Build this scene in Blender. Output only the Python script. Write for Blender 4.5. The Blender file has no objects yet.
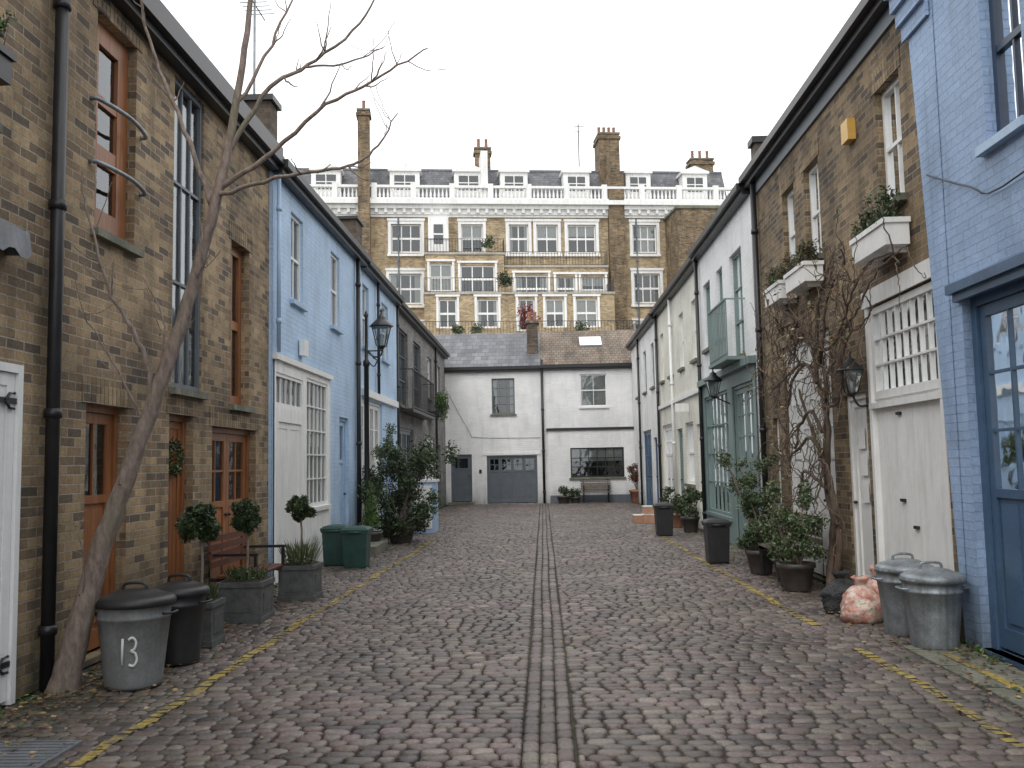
import bpy, math, random
from mathutils import Vector, Matrix
from mathutils import noise as mn
R=random.Random(7)
scene=bpy.context.scene
# ------------------------------------------------------------ materials
def newmat(name):
    m=bpy.data.materials.new(name); m.use_nodes=True
    nt=m.node_tree; p=nt.nodes['Principled BSDF']
    return m,nt,p
def N(nt,t,**k):
    n=nt.nodes.new(t)
    for a,b in k.items(): setattr(n,a,b)
    return n
def L(nt,a,b): nt.links.new(a,b)
def noise(nt,vec,scale,detail=4,rough=.6):
    n=N(nt,'ShaderNodeTexNoise'); n.inputs['Scale'].default_value=scale
    n.inputs['Detail'].default_value=detail; n.inputs['Roughness'].default_value=rough
    L(nt,vec,n.inputs['Vector']); return n
def maprange(nt,val,a,b,c,d):
    n=N(nt,'ShaderNodeMapRange'); L(nt,val,n.inputs['Value'])
    for i,x in zip(('From Min','From Max','To Min','To Max'),(a,b,c,d)): n.inputs[i].default_value=x
    return n.outputs['Result']
def mixc(nt,fac,a,b,mode='MIX'):
    n=N(nt,'ShaderNodeMix',data_type='RGBA',blend_type=mode)
    if isinstance(fac,(int,float)): n.inputs[0].default_value=fac
    else: L(nt,fac,n.inputs[0])
    for s,v in ((n.inputs[6],a),(n.inputs[7],b)):
        if isinstance(v,(tuple,list)): s.default_value=(v[0],v[1],v[2],1)
        else: L(nt,v,s)
    return n.outputs[2]
def math_(nt,op,a,b=None):
    n=N(nt,'ShaderNodeMath',operation=op)
    for i,v in enumerate((a,b)):
        if v is None: continue
        if isinstance(v,(int,float)): n.inputs[i].default_value=v
        else: L(nt,v,n.inputs[i])
    return n.outputs[0]
def scaled(nt,vec,s):
    n=N(nt,'ShaderNodeMapping'); n.inputs['Scale'].default_value=s; L(nt,vec,n.inputs['Vector']); return n.outputs[0]
def gray(nt,v):
    c=N(nt,'ShaderNodeCombineColor')
    for i in range(3): L(nt,v,c.inputs[i])
    return c.outputs[0]
def bump(nt,h,strength,dist):
    p=nt.nodes['Principled BSDF']
    b=N(nt,'ShaderNodeBump'); b.inputs['Strength'].default_value=strength; b.inputs['Distance'].default_value=dist
    L(nt,h,b.inputs['Height']); L(nt,b.outputs[0],p.inputs['Normal'])

def simple(name,col,rough=.6,metal=0,var=.25,scale=4,bmp=.2,spec=.5,dist=.003,grime=0.0):
    m,nt,p=newmat(name)
    tc=N(nt,'ShaderNodeTexCoord').outputs['Object']
    n1=noise(nt,tc,scale,4)
    n2=noise(nt,tc,scale*9,2)
    f=maprange(nt,n1.outputs[0],.3,.7,1-var,1+var*.5)
    f2=maprange(nt,n2.outputs[0],.3,.7,1-var*.5,1+var*.35)
    v=math_(nt,'MULTIPLY',f,f2)
    c=mixc(nt,1,col,gray(nt,v),'MULTIPLY')
    if grime>0:
        st=noise(nt,scaled(nt,tc,(5,5,.6)),2.0,4)
        g=maprange(nt,st.outputs[0],.45,.75,0,grime)
        c=mixc(nt,g,c,(.07,.065,.05))
    L(nt,c,p.inputs['Base Color'])
    p.inputs['Roughness'].default_value=rough; p.inputs['Metallic'].default_value=metal
    p.inputs['Specular IOR Level'].default_value=spec
    if bmp: bump(nt,n2.outputs[0],bmp,dist)
    return m

def brickmat(name,c1,c2,c3,mortar,dirt=.35,bs=1.0,bw=.225,bh=.075,ms=.011,rough=.85,base_grime=.6):
    m,nt,p=newmat(name)
    uv=N(nt,'ShaderNodeTexCoord').outputs['UV']
    geo=N(nt,'ShaderNodeNewGeometry')
    wn=noise(nt,uv,3.5,2)
    va=N(nt,'ShaderNodeVectorMath',operation='MULTIPLY_ADD'); L(nt,wn.outputs[1],va.inputs[0]); va.inputs[1].default_value=(.02,.012,0); L(nt,uv,va.inputs[2])
    vec=va.outputs[0]
    def bt(a,b,mo,off=(0,0,0)):
        mp=N(nt,'ShaderNodeMapping'); mp.inputs['Location'].default_value=off; L(nt,vec,mp.inputs['Vector'])
        t=N(nt,'ShaderNodeTexBrick'); L(nt,mp.outputs[0],t.inputs['Vector'])
        t.inputs['Scale'].default_value=1; t.inputs['Brick Width'].default_value=bw; t.inputs['Row Height'].default_value=bh
        t.inputs['Mortar Size'].default_value=ms*.62; t.inputs['Mortar Smooth'].default_value=.25; t.inputs['Bias'].default_value=0
        for k,v in (('Color1',a),('Color2',b),('Mortar',mo)): t.inputs[k].default_value=(v[0],v[1],v[2],1)
        return t
    t1=bt(c1,c2,mortar)
    t2=bt((0,0,0),(1,1,1),(0,0,0),(bw*38,bh*44,0))
    nb=noise(nt,uv,1.1,4); nf=noise(nt,uv,30,3,.7); ns=noise(nt,scaled(nt,uv,(2.2,.35,1)),1.6,4)
    c=t1.outputs[0]
    sel=maprange(nt,t2.outputs[0],.55,.95,0,.85)
    c=mixc(nt,sel,c,c3)
    v=math_(nt,'MULTIPLY',maprange(nt,nb.outputs[0],.3,.7,1-dirt,1+dirt*.6),maprange(nt,nf.outputs[0],.3,.7,1-dirt*.6,1+dirt*.5))
    v=math_(nt,'MULTIPLY',v,maprange(nt,ns.outputs[0],.48,.75,1,1-dirt*1.2))
    c=mixc(nt,1,c,gray(nt,v),'MULTIPLY')
    sx=N(nt,'ShaderNodeSeparateXYZ'); L(nt,geo.outputs['Position'],sx.inputs[0])
    g=maprange(nt,sx.outputs[2],0.0,.85,1,0)
    g=math_(nt,'MULTIPLY',math_(nt,'POWER',g,1.6),maprange(nt,ns.outputs[0],.3,.6,base_grime*.5,base_grime*1.4))
    g.node.use_clamp=True
    c=mixc(nt,g,c,(.055,.06,.04))
    L(nt,c,p.inputs['Base Color'])
    p.inputs['Roughness'].default_value=rough
    h=math_(nt,'ADD',math_(nt,'MULTIPLY',t1.outputs['Fac'],-1.0),math_(nt,'MULTIPLY',nf.outputs[0],.55))
    h=math_(nt,'ADD',h,math_(nt,'MULTIPLY',t2.outputs[0],.25))
    bump(nt,h,bs,.009)
    return m

M={}
M['brick']=brickmat('stock_brick',(.42,.30,.165),(.23,.155,.09),(.085,.066,.052),(.36,.315,.24),.42)
M['brick2']=brickmat('stock_brick_brown',(.325,.23,.125),(.18,.125,.072),(.07,.053,.042),(.31,.265,.2),.42)
M['brick3']=brickmat('stock_brick_yellow',(.60,.47,.28),(.44,.33,.19),(.29,.205,.13),(.43,.38,.30),.3,base_grime=0)
M['brickd']=brickmat('sooty_brick',(.17,.125,.085),(.10,.08,.06),(.06,.045,.04),(.14,.12,.095),.4,base_grime=0)
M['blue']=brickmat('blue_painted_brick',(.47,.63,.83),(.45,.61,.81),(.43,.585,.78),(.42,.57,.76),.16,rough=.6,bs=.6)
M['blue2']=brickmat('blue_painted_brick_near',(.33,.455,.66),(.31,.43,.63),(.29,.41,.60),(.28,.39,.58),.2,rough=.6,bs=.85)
M['white']=brickmat('white_painted_brick',(.87,.87,.86),(.85,.85,.84),(.81,.81,.80),(.79,.79,.78),.12,rough=.65,bs=.55,base_grime=.5)
M['cream']=brickmat('cream_painted_brick',(.80,.78,.68),(.77,.75,.65),(.73,.71,.62),(.72,.70,.61),.16,rough=.65,bs=.5)
M['grey']=brickmat('grey_brick',(.27,.26,.25),(.19,.185,.18),(.14,.13,.125),(.27,.26,.24),.3,bs=.7)
M['render']=simple('white_render',(.82,.82,.80),.6,var=.08,scale=1.5,bmp=.15,grime=.2)
M['wpaint']=simple('white_gloss_paint',(.84,.84,.82),.35,var=.06,scale=3,bmp=.1,grime=.13)
M['wwall']=simple('white_stucco',(.86,.86,.84),.6,var=.08,scale=.6,bmp=.1,grime=.22)
M['black']=simple('black_painted_iron',(.022,.022,.024),.4,var=.3,scale=6,bmp=.15)
M['slate']=brickmat('slate_roof',(.15,.155,.17),(.10,.105,.12),(.2,.2,.2),(.04,.04,.045),.3,bw=.28,bh=.19,ms=.01,bs=.8,rough=.5,base_grime=0)
M['tile']=brickmat('clay_tile_roof',(.25,.195,.15),(.17,.13,.10),(.22,.19,.15),(.06,.05,.04),.4,bw=.18,bh=.12,ms=.014,bs=1,base_grime=0)
M['lead']=simple('lead_sheet',(.16,.17,.185),.5,var=.3,scale=3,bmp=.3,grime=.3)
M['galv']=simple('galvanised_steel',(.30,.33,.35),.5,metal=.5,var=.35,scale=7,bmp=.25,grime=.5)
M['pgrey']=simple('grey_plastic',(.20,.205,.205),.5,var=.28,scale=5,bmp=.15,grime=.5)
M['pblack']=simple('black_plastic',(.025,.025,.027),.45,var=.35,scale=6,bmp=.15,grime=.15)
M['pgreen']=simple('green_plastic',(.016,.062,.052),.45,var=.3,scale=6,bmp=.15,grime=.2)
M['terra']=simple('terracotta',(.33,.16,.10),.8,var=.35,scale=9,bmp=.3,grime=.3)
M['pot']=simple('lead_grey_planter',(.11,.115,.115),.7,var=.4,scale=9,bmp=.5,grime=.5)
M['potdk']=simple('dark_glazed_pot',(.08,.068,.06),.5,var=.35,scale=9,bmp=.25)
M['soil']=simple('soil',(.04,.028,.02),.95,var=.4,scale=20,bmp=.8)
M['stone']=simple('york_stone',(.19,.19,.145),.8,var=.45,scale=3,bmp=.6,grime=.6)
M['slab']=simple('concrete_slab_edge',(.45,.42,.36),.8,var=.25,scale=1,bmp=.2,grime=.4)
M['gpaint']=simple('grey_green_paint',(.20,.27,.26),.4,var=.12,scale=4,bmp=.1,grime=.2)
M['dgrey']=simple('dark_grey_paint',(.12,.14,.16),.45,var=.12,scale=4,bmp=.1,grime=.1)
M['gblue']=simple('slate_blue_paint',(.065,.125,.22),.35,var=.2,scale=3,bmp=.15,grime=.3)
M['gblued']=simple('deep_blue_paint',(.03,.05,.09),.35,var=.15,scale=3,bmp=.1)
M['blued']=simple('light_blue_paint',(.40,.55,.74),.4,var=.12,scale=3,bmp=.1,grime=.15)
M['paper']=simple('paper',(.8,.8,.78),.8,var=.05)
M['yellowbox']=simple('yellow_alarm_plastic',(.70,.42,.10),.4,var=.1)
M['bag']=simple('black_bag',(.02,.02,.022),.25,var=.3,scale=8,bmp=.8,dist=.02)
M['curtain']=simple('curtain_cloth',(.62,.60,.55),.9,var=.15,scale=6,bmp=.3)
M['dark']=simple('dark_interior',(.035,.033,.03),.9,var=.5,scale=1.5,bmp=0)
M['paintw']=simple('white_hand_paint',(.75,.75,.72),.7,var=.1)
M['card']=simple('terracotta_tile_box',(.5,.28,.18),.85,var=.2)
m,nt,p=newmat('patterned_carrier_bag'); M['pbag']=m
tc=N(nt,'ShaderNodeTexCoord').outputs['Object']; n=noise(nt,scaled(nt,tc,(1,1,1.3)),8,3,.7)
cr=N(nt,'ShaderNodeValToRGB'); L(nt,n.outputs[0],cr.inputs[0])
e=cr.color_ramp.elements; e[0].position=.36; e[0].color=(.28,.13,.08,1); e[1].position=.45; e[1].color=(.56,.27,.21,1)
x=e.new(.53); x.color=(.62,.40,.33,1); x=e.new(.60); x.color=(.70,.62,.55,1); x=e.new(.68); x.color=(.27,.31,.14,1)
L(nt,cr.outputs[0],p.inputs['Base Color']); p.inputs['Roughness'].default_value=.35
bump(nt,noise(nt,tc,15,4,.7).outputs[0],.8,.02)
def wood(name,a,b,rough=.42):
    m,nt,p=newmat(name)
    tc=N(nt,'ShaderNodeTexCoord').outputs['Object']
    n=noise(nt,scaled(nt,tc,(14,14,.9)),2.2,4,.65); n2=noise(nt,tc,1.3,3)
    f=maprange(nt,n.outputs[0],.3,.7,0,1)
    c=mixc(nt,f,a,b); c=mixc(nt,1,c,gray(nt,maprange(nt,n2.outputs[0],.3,.7,.7,1.15)),'MULTIPLY')
    L(nt,c,p.inputs['Base Color']); p.inputs['Roughness'].default_value=rough
    bump(nt,n.outputs[0],.25,.002); return m
M['wood']=wood('varnished_cedar',(.38,.155,.06),(.22,.08,.03))
M['woodr']=wood('red_brown_bench_wood',(.17,.06,.04),(.09,.032,.022))
M['woodg']=wood('weathered_wood',(.26,.22,.18),(.14,.12,.10),.8)
def bark(name,a,b):
    m,nt,p=newmat(name)
    tc=N(nt,'ShaderNodeTexCoord').outputs['Object']
    n=noise(nt,scaled(nt,tc,(9,9,3)),3,5,.7); n2=noise(nt,tc,2,3)
    c=mixc(nt,maprange(nt,n.outputs[0],.35,.65,0,1),a,b)
    c=mixc(nt,maprange(nt,n2.outputs[0],.5,.7,0,.4),c,(.12,.14,.07))
    L(nt,c,p.inputs['Base Color']); p.inputs['Roughness'].default_value=.85
    bump(nt,n.outputs[0],.9,.012); return m
M['bark']=bark('grey_bark',(.31,.245,.205),(.15,.11,.09))
M['vine']=bark('vine_bark',(.17,.12,.09),(.07,.045,.035))
def leafm(name,col,var=.5):
    m,nt,p=newmat(name)
    tc=N(nt,'ShaderNodeTexCoord').outputs['Object']; n=noise(nt,tc,9,2); g=noise(nt,tc,55,1)
    v=math_(nt,'MULTIPLY',maprange(nt,n.outputs[0],.3,.7,1-var,1+var),maprange(nt,g.outputs[0],.3,.7,.6,1.4))
    L(nt,mixc(nt,1,col,gray(nt,v),'MULTIPLY'),p.inputs['Base Color']); p.inputs['Roughness'].default_value=.5
    return m
M['lf1']=leafm('bay_leaf',(.032,.055,.02)); M['lf2']=leafm('mid_leaf',(.065,.10,.035)); M['lf3']=leafm('pale_leaf',(.15,.18,.10))
M['lf4']=leafm('bright_leaf',(.10,.19,.03)); M['lfr']=leafm('red_leaf',(.22,.03,.03)); M['lfy']=leafm('dead_leaf',(.27,.19,.08)); M['lfb']=leafm('brown_leaf',(.14,.075,.04))
m,nt,p=newmat('window_glass'); M['glass']=m
nt.nodes.remove(p); out=nt.nodes['Material Output']
tr=N(nt,'ShaderNodeBsdfTransparent'); tr.inputs[0].default_value=(.75,.8,.8,1)
gl=N(nt,'ShaderNodeBsdfGlossy'); gl.inputs['Roughness'].default_value=.03; gl.inputs[0].default_value=(.9,.93,.95,1)
fr=N(nt,'ShaderNodeFresnel'); fr.inputs[0].default_value=1.5
tc=N(nt,'ShaderNodeTexCoord').outputs['Object']; nn=noise(nt,tc,2.2,2)
bb=N(nt,'ShaderNodeBump'); bb.inputs['Strength'].default_value=.25; bb.inputs['Distance'].default_value=.02; L(nt,nn.outputs[0],bb.inputs['Height'])
L(nt,bb.outputs[0],gl.inputs['Normal'])
mx=N(nt,'ShaderNodeMixShader'); L(nt,math_(nt,'ADD',math_(nt,'MULTIPLY',fr.outputs[0],1.2),.06),mx.inputs[0]); L(nt,tr.outputs[0],mx.inputs[1]); L(nt,gl.outputs[0],mx.inputs[2]); L(nt,mx.outputs[0],out.inputs[0])
# setts
m,nt,p=newmat('granite_setts'); M['sett']=m
at=N(nt,'ShaderNodeAttribute',attribute_name='Col'); tc=N(nt,'ShaderNodeTexCoord').outputs['Object']
n1=noise(nt,tc,.9,4); n2=noise(nt,tc,38,3,.7); n3=noise(nt,tc,.55,3)
v=math_(nt,'MULTIPLY',maprange(nt,n1.outputs[0],.3,.7,.62,1.2),maprange(nt,n2.outputs[0],.3,.7,.6,1.35))
c=mixc(nt,1,at.outputs[0],gray(nt,v),'MULTIPLY')
mo=math_(nt,'MULTIPLY',maprange(nt,n3.outputs[0],.46,.66,0,1),maprange(nt,n2.outputs[0],.4,.6,0,.5)); mo.node.use_clamp=True
c=mixc(nt,mo,c,(.05,.058,.026))
L(nt,c,p.inputs['Base Color']); L(nt,maprange(nt,n1.outputs[0],.3,.7,.33,.62),p.inputs['Roughness'])
bump(nt,n2.outputs[0],.7,.008)
m,nt,p=newmat('joint_dirt_and_moss'); M['ground']=m
tc=N(nt,'ShaderNodeTexCoord').outputs['Object']; n1=noise(nt,tc,1.2,4); n2=noise(nt,tc,18,3)
c=mixc(nt,maprange(nt,n1.outputs[0],.42,.66,0,.9),(.032,.027,.022),(.045,.058,.022)); c=mixc(nt,1,c,gray(nt,maprange(nt,n2.outputs[0],.3,.7,.6,1.4)),'MULTIPLY')
L(nt,c,p.inputs['Base Color']); p.inputs['Roughness'].default_value=.95; bump(nt,n2.outputs[0],.7,.01)
m,nt,p=newmat('worn_yellow_paint'); M['yellow']=m
tc=N(nt,'ShaderNodeTexCoord').outputs['Object']; n1=noise(nt,tc,18,4,.75); n2=noise(nt,tc,1.3,3)
f=math_(nt,'ADD',maprange(nt,n1.outputs[0],.44,.56,.08,.9),maprange(nt,n2.outputs[0],.40,.62,-.45,.4)); f.node.use_clamp=True
c=mixc(nt,f,(.37,.275,.055),(.12,.10,.07)); L(nt,c,p.inputs['Base Color']); p.inputs['Roughness'].default_value=.65; bump(nt,n1.outputs[0],.6,.005)

# ------------------------------------------------------------ mesh builder
class MB:
    def __init__(s): s.v=[];s.f=[];s.m=[];s.s=[];s.mats=[]
    def mi(s,k):
        if k not in s.mats: s.mats.append(k)
        return s.mats.index(k)
    def face(s,pts,k,sm=False):
        b=len(s.v); s.v.extend(pts); s.f.append(tuple(range(b,b+len(pts)))); s.m.append(s.mi(k)); s.s.append(sm)
    def box(s,x0,x1,y0,y1,z0,z1,k):
        if x0>x1:x0,x1=x1,x0
        if y0>y1:y0,y1=y1,y0
        if z0>z1:z0,z1=z1,z0
        b=len(s.v); s.v.extend([(x0,y0,z0),(x1,y0,z0),(x1,y1,z0),(x0,y1,z0),(x0,y0,z1),(x1,y0,z1),(x1,y1,z1),(x0,y1,z1)])
        i=s.mi(k)
        for q in ((3,2,1,0),(4,5,6,7),(0,1,5,4),(1,2,6,5),(2,3,7,6),(3,0,4,7)):
            s.f.append(tuple(b+j for j in q)); s.m.append(i); s.s.append(False)
    def lathe(s,c,prof,k,n=24,rf=None,cap=True,rot=0):
        b=len(s.v); i=s.mi(k)
        for r,z in prof:
            for j in range(n):
                a=2*math.pi*j/n+rot; rr=r*(rf(a,z) if rf else 1)
                s.v.append((c[0]+rr*math.cos(a),c[1]+rr*math.sin(a),c[2]+z))
        for q in range(len(prof)-1):
            for j in range(n):
                s.f.append((b+q*n+j,b+q*n+(j+1)%n,b+(q+1)*n+(j+1)%n,b+(q+1)*n+j)); s.m.append(i); s.s.append(n>6)
        if cap:
            s.f.append(tuple(b+(len(prof)-1)*n+j for j in range(n))); s.m.append(i); s.s.append(False)
            s.f.append(tuple(b+j for j in reversed(range(n)))); s.m.append(i); s.s.append(False)
    def tube(s,pts,rad,k,n=7):
        pts=[Vector(p) for p in pts]
        if not isinstance(rad,(list,tuple)): rad=[rad]*len(pts)
        b=len(s.v); i=s.mi(k); up=Vector((.13,.91,.37)).normalized()
        for q,p in enumerate(pts):
            d=(pts[min(q+1,len(pts)-1)]-pts[max(q-1,0)])
            d=d.normalized() if d.length>1e-6 else Vector((0,0,1))
            a=d.cross(up)
            if a.length<.1: a=d.cross(Vector((1,0,0)))
            a.normalize(); c=d.cross(a)
            for j in range(n):
                t=2*math.pi*j/n; w=p+(a*math.cos(t)+c*math.sin(t))*rad[q]
                s.v.append(tuple(w))
        for q in range(len(pts)-1):
            for j in range(n):
                s.f.append((b+q*n+j,b+q*n+(j+1)%n,b+(q+1)*n+(j+1)%n,b+(q+1)*n+j)); s.m.append(i); s.s.append(True)
        s.f.append(tuple(b+(len(pts)-1)*n+j for j in range(n))); s.m.append(i); s.s.append(False)
        s.f.append(tuple(b+j for j in reversed(range(n)))); s.m.append(i); s.s.append(False)
    def leaves(s,blobs,n,size,ks,shell=.55,up=0):
        tot=sum(b[3]*b[4]*b[5] for b in blobs)
        for bl in blobs:
            cnt=int(n*bl[3]*bl[4]*bl[5]/tot)+1
            for _ in range(cnt):
                d=Vector((R.gauss(0,1),R.gauss(0,1),R.gauss(0,1))).normalized(); rr=shell+(1-shell)*R.random() if R.random()<.75 else R.random()
                rr*=R.uniform(.88,1.1)
                c=Vector((bl[0]+d.x*bl[3]*rr,bl[1]+d.y*bl[4]*rr,bl[2]+d.z*bl[5]*rr))
                a=Vector((R.gauss(0,1),R.gauss(0,1),R.gauss(0,1)+up)).normalized()
                bb=a.cross(Vector((R.gauss(0,1),R.gauss(0,1),R.gauss(0,1)))).normalized()
                l=size*R.uniform(.6,1.3); w=l*.38
                s.face([tuple(c-a*l*.5),tuple(c+bb*w*.5),tuple(c+a*l*.5),tuple(c-bb*w*.5)],R.choice(ks))
    def obj(s,name,parent=None,origin=(0,0,0),uv=True):
        me=bpy.data.meshes.new(name); o=origin
        me.from_pydata([(v[0]-o[0],v[1]-o[1],v[2]-o[2]) for v in s.v],[],s.f)
        for k in s.mats: me.materials.append(M[k])
        me.polygons.foreach_set('material_index',s.m); me.polygons.foreach_set('use_smooth',s.s)
        if uv:
            ul=me.uv_layers.new(name='UVMap').data
            for p in me.polygons:
                n=p.normal; ax,ay,az=abs(n.x),abs(n.y),abs(n.z)
                vs=s.f[p.index]
                for li,vi in zip(p.loop_indices,vs):
                    x,y,z=s.v[vi]
                    if az>.97: q=(x,y)
                    elif ax>ay: q=(y,z)
                    else: q=(x,z)
                    ul[li].uv=q
        me.update(); ob=bpy.data.objects.new(name,me); scene.collection.objects.link(ob)
        if parent: ob.parent=parent
        else: ob.location=o
        return ob
def smooth_pts(pts,rad,sub=4,jit=0):
    P=[Vector(p) for p in pts]; out=[];rr=[]
    for i in range(len(P)-1):
        p0=P[max(i-1,0)];p1=P[i];p2=P[i+1];p3=P[min(i+2,len(P)-1)]
        for k in range(sub):
            t=k/sub; t2=t*t;t3=t2*t
            q=.5*((2*p1)+(-p0+p2)*t+(2*p0-5*p1+4*p2-p3)*t2+(-p0+3*p1-3*p2+p3)*t3)
            if jit and (i or k): q+=Vector((R.uniform(-jit,jit),R.uniform(-jit,jit),R.uniform(-jit,jit)))
            out.append(q); rr.append(rad[i]*(1-t)+rad[i+1]*t)
    out.append(P[-1]); rr.append(rad[-1]); return out,rr

class Fr:
    def __init__(s,o,u,n): s.o=Vector(o);s.u=Vector(u);s.n=Vector(n)
    def p(s,u,n,z):
        q=s.o+s.u*u+s.n*n; return (q.x,q.y,q.z+z)
    def box(s,mb,u0,u1,n0,n1,z0,z1,k):
        a=s.p(u0,n0,z0);b=s.p(u1,n1,z1); mb.box(a[0],b[0],a[1],b[1],a[2],b[2],k)
    def quad(s,mb,u0,u1,n,z0,z1,k): mb.face([s.p(u0,n,z0),s.p(u1,n,z0),s.p(u1,n,z1),s.p(u0,n,z1)],k)
FL=lambda x:Fr((x,0,0),(0,1,0),(1,0,0))
FR=lambda x:Fr((x,0,0),(0,1,0),(-1,0,0))
FE=lambda y:Fr((0,y,0),(1,0,0),(0,-1,0))
class Bld:
    def __init__(s,name,origin,rot=0):
        s.o=origin; s.parts={}; s.e=bpy.data.objects.new(name,None); s.e.location=origin; s.e.rotation_euler[2]=rot; s.local=False
        scene.collection.objects.link(s.e)
    def __getitem__(s,k): return s.parts.setdefault(k,MB())
    def done(s):
        for k,mb in s.parts.items():
            if mb.v: mb.obj(k,s.e,(0,0,0) if s.local else s.o)
def wall(b,F,u0,u1,z0,z1,ops,k,depth=.12,n=0,part='walls',rk=None):
    mb=b[part]; ops=[o for o in ops if o[1]>u0 and o[0]<u1 and o[3]>z0 and o[2]<z1]
    us=sorted({u0,u1,*[min(max(x,u0),u1) for o in ops for x in o[:2]]}); zs=sorted({z0,z1,*[min(max(x,z0),z1) for o in ops for x in o[2:4]]})
    for i in range(len(us)-1):
        for j in range(len(zs)-1):
            cu=(us[i]+us[i+1])/2; cz=(zs[j]+zs[j+1])/2
            if any(o[0]<cu<o[1] and o[2]<cz<o[3] for o in ops): continue
            F.quad(mb,us[i],us[i+1],n,zs[j],zs[j+1],k)
    rk=rk or k
    for o in ops:
        a,c,d,e=max(o[0],u0),min(o[1],u1),max(o[2],z0),min(o[3],z1)
        if o[0]>=u0: mb.face([F.p(a,n,d),F.p(a,n-depth,d),F.p(a,n-depth,e),F.p(a,n,e)],rk)
        if o[1]<=u1: mb.face([F.p(c,n,d),F.p(c,n-depth,d),F.p(c,n-depth,e),F.p(c,n,e)],rk)
        if o[3]<=z1: mb.face([F.p(a,n,e),F.p(c,n,e),F.p(c,n-depth,e),F.p(a,n-depth,e)],rk)
        if o[2]>=z0: mb.face([F.p(a,n,d),F.p(c,n,d),F.p(c,n-depth,d),F.p(a,n-depth,d)],rk)
def window(b,F,u0,u1,z0,z1,cols=2,rows=2,k='wpaint',fw=.05,bar=.022,sash=True,sill='stone',n=0,d=.12,cur=None,part='windows'):
    mb=b[part]; n0=n-d; n1=n-d+.055
    F.box(mb,u0,u0+fw,n0,n1,z0,z1,k);F.box(mb,u1-fw,u1,n0,n1,z0,z1,k)
    F.box(mb,u0+fw,u1-fw,n0,n1,z1-fw,z1,k);F.box(mb,u0+fw,u1-fw,n0,n1,z0,z0+fw*1.2,k)
    a,c,e,f=u0+fw,u1-fw,z0+fw*1.2,z1-fw
    for i in range(1,cols):
        x=a+(c-a)*i/cols; F.box(mb,x-bar/2,x+bar/2,n0+.012,n1-.012,e,f,k)
    for j in range(1,rows):
        z=e+(f-e)*j/rows; t=bar*(1.9 if sash and j==rows//2 else 1)
        F.box(mb,a,c,n0+.010,n1-.006,z-t/2,z+t/2,k)
    F.quad(mb,a,c,n0+.02,e,f,'glass')
    if cur is None: cur=R.choice([0,1,1,2,3])
    w=(c-a)
    if cur==1:
        F.quad(mb,u0,u0+w*.24,n0-.09,z0,z1,'curtain');F.quad(mb,u1-w*.24,u1,n0-.09,z0,z1,'curtain')
    elif cur==2: F.quad(mb,u0,u1,n0-.09,z0+(z1-z0)*R.uniform(.45,.7),z1,'curtain')
    elif cur==3: F.quad(mb,u0,u1,n0-.09,z0,z1,'curtain')
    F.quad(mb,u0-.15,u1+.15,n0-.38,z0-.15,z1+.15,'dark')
    if sill: F.box(mb,u0-.06,u1+.06,n-d+.002,n+.07,z0-.07,z0-.001,sill)
def door(b,F,u0,u1,z0,z1,k,leaves=1,glass=0,gc=2,gr=1,n=0,d=.12,panels=2,frame=.06,part='doors',fk=None,knob=True,boards=0):
    mb=b[part]; fk=fk or k; n0=n-d;n1=n-d+.07
    F.box(mb,u0,u0+frame,n0,n1,z0,z1,fk);F.box(mb,u1-frame,u1,n0,n1,z0,z1,fk);F.box(mb,u0+frame,u1-frame,n0,n1,z1-frame,z1,fk)
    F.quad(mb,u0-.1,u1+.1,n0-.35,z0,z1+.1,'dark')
    a,c,e,f=u0+frame+.004,u1-frame-.004,z0+.03,z1-frame-.004
    lw=(c-a)/leaves
    for i in range(leaves):
        p=a+i*lw+.003; q=a+(i+1)*lw-.003; st=min(.09,lw*.14); m0,m1=n0+.005,n0+.045
        F.box(mb,p,p+st,m0,m1,e,f,k);F.box(mb,q-st,q,m0,m1,e,f,k);F.box(mb,p+st,q-st,m0,m1,f-st,f,k);F.box(mb,p+st,q-st,m0,m1,e,e+.16,k)
        gz=f-st-(f-e-.16-st)*glass if glass else f-st
        if glass:
            F.box(mb,p+st,q-st,m0,m1,gz-.07,gz,k)
            for j in range(1,gc):
                x=p+st+(q-p-2*st)*j/gc; F.box(mb,x-.012,x+.012,m0+.004,m1-.006,gz,f-st,k)
            for j in range(1,gr):
                z=gz+(f-st-gz)*j/gr; F.box(mb,p+st,q-st,m0+.002,m1-.008,z-.012,z+.012,k)
            F.quad(mb,p+st,q-st,m0+.015,gz,f-st,'glass')
            gz-=.07
        F.box(mb,p+st-.001,q-st+.001,m0+.002,m0+.018,e+.15,gz+.001,k)
        if boards:
            nb=boards
            for j in range(nb):
                x0=p+st+(q-p-2*st)*j/nb+.004; x1=p+st+(q-p-2*st)*(j+1)/nb-.004
                F.box(mb,x0,x1,m0+.012,m0+.030,e+.16,gz,k)
        else:
            pc=max(1,round((q-p)/.55)); zz=[e+.16,gz] if panels<2 else [e+.16,(e+gz)*.5+.0,gz]
            for x in range(pc):
                for zi in range(len(zz)-1):
                    x0=p+st+(q-p-2*st)*x/pc+.05; x1=p+st+(q-p-2*st)*(x+1)/pc-.05
                    if x1>x0+.05 and zz[zi+1]-zz[zi]>.2: F.box(mb,x0,x1,m0+.01,m0+.030,zz[zi]+.05,zz[zi+1]-.05,k)
        if knob:
            x=q-st*.5 if i==0 else p+st*.5
            kp=F.p(x,n0+.07,z0+1.02); mb.lathe((kp[0],kp[1],kp[2]-.02),[(.005,0),(.025,.01),(.025,.03),(.005,.04)],'black',8)
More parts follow.
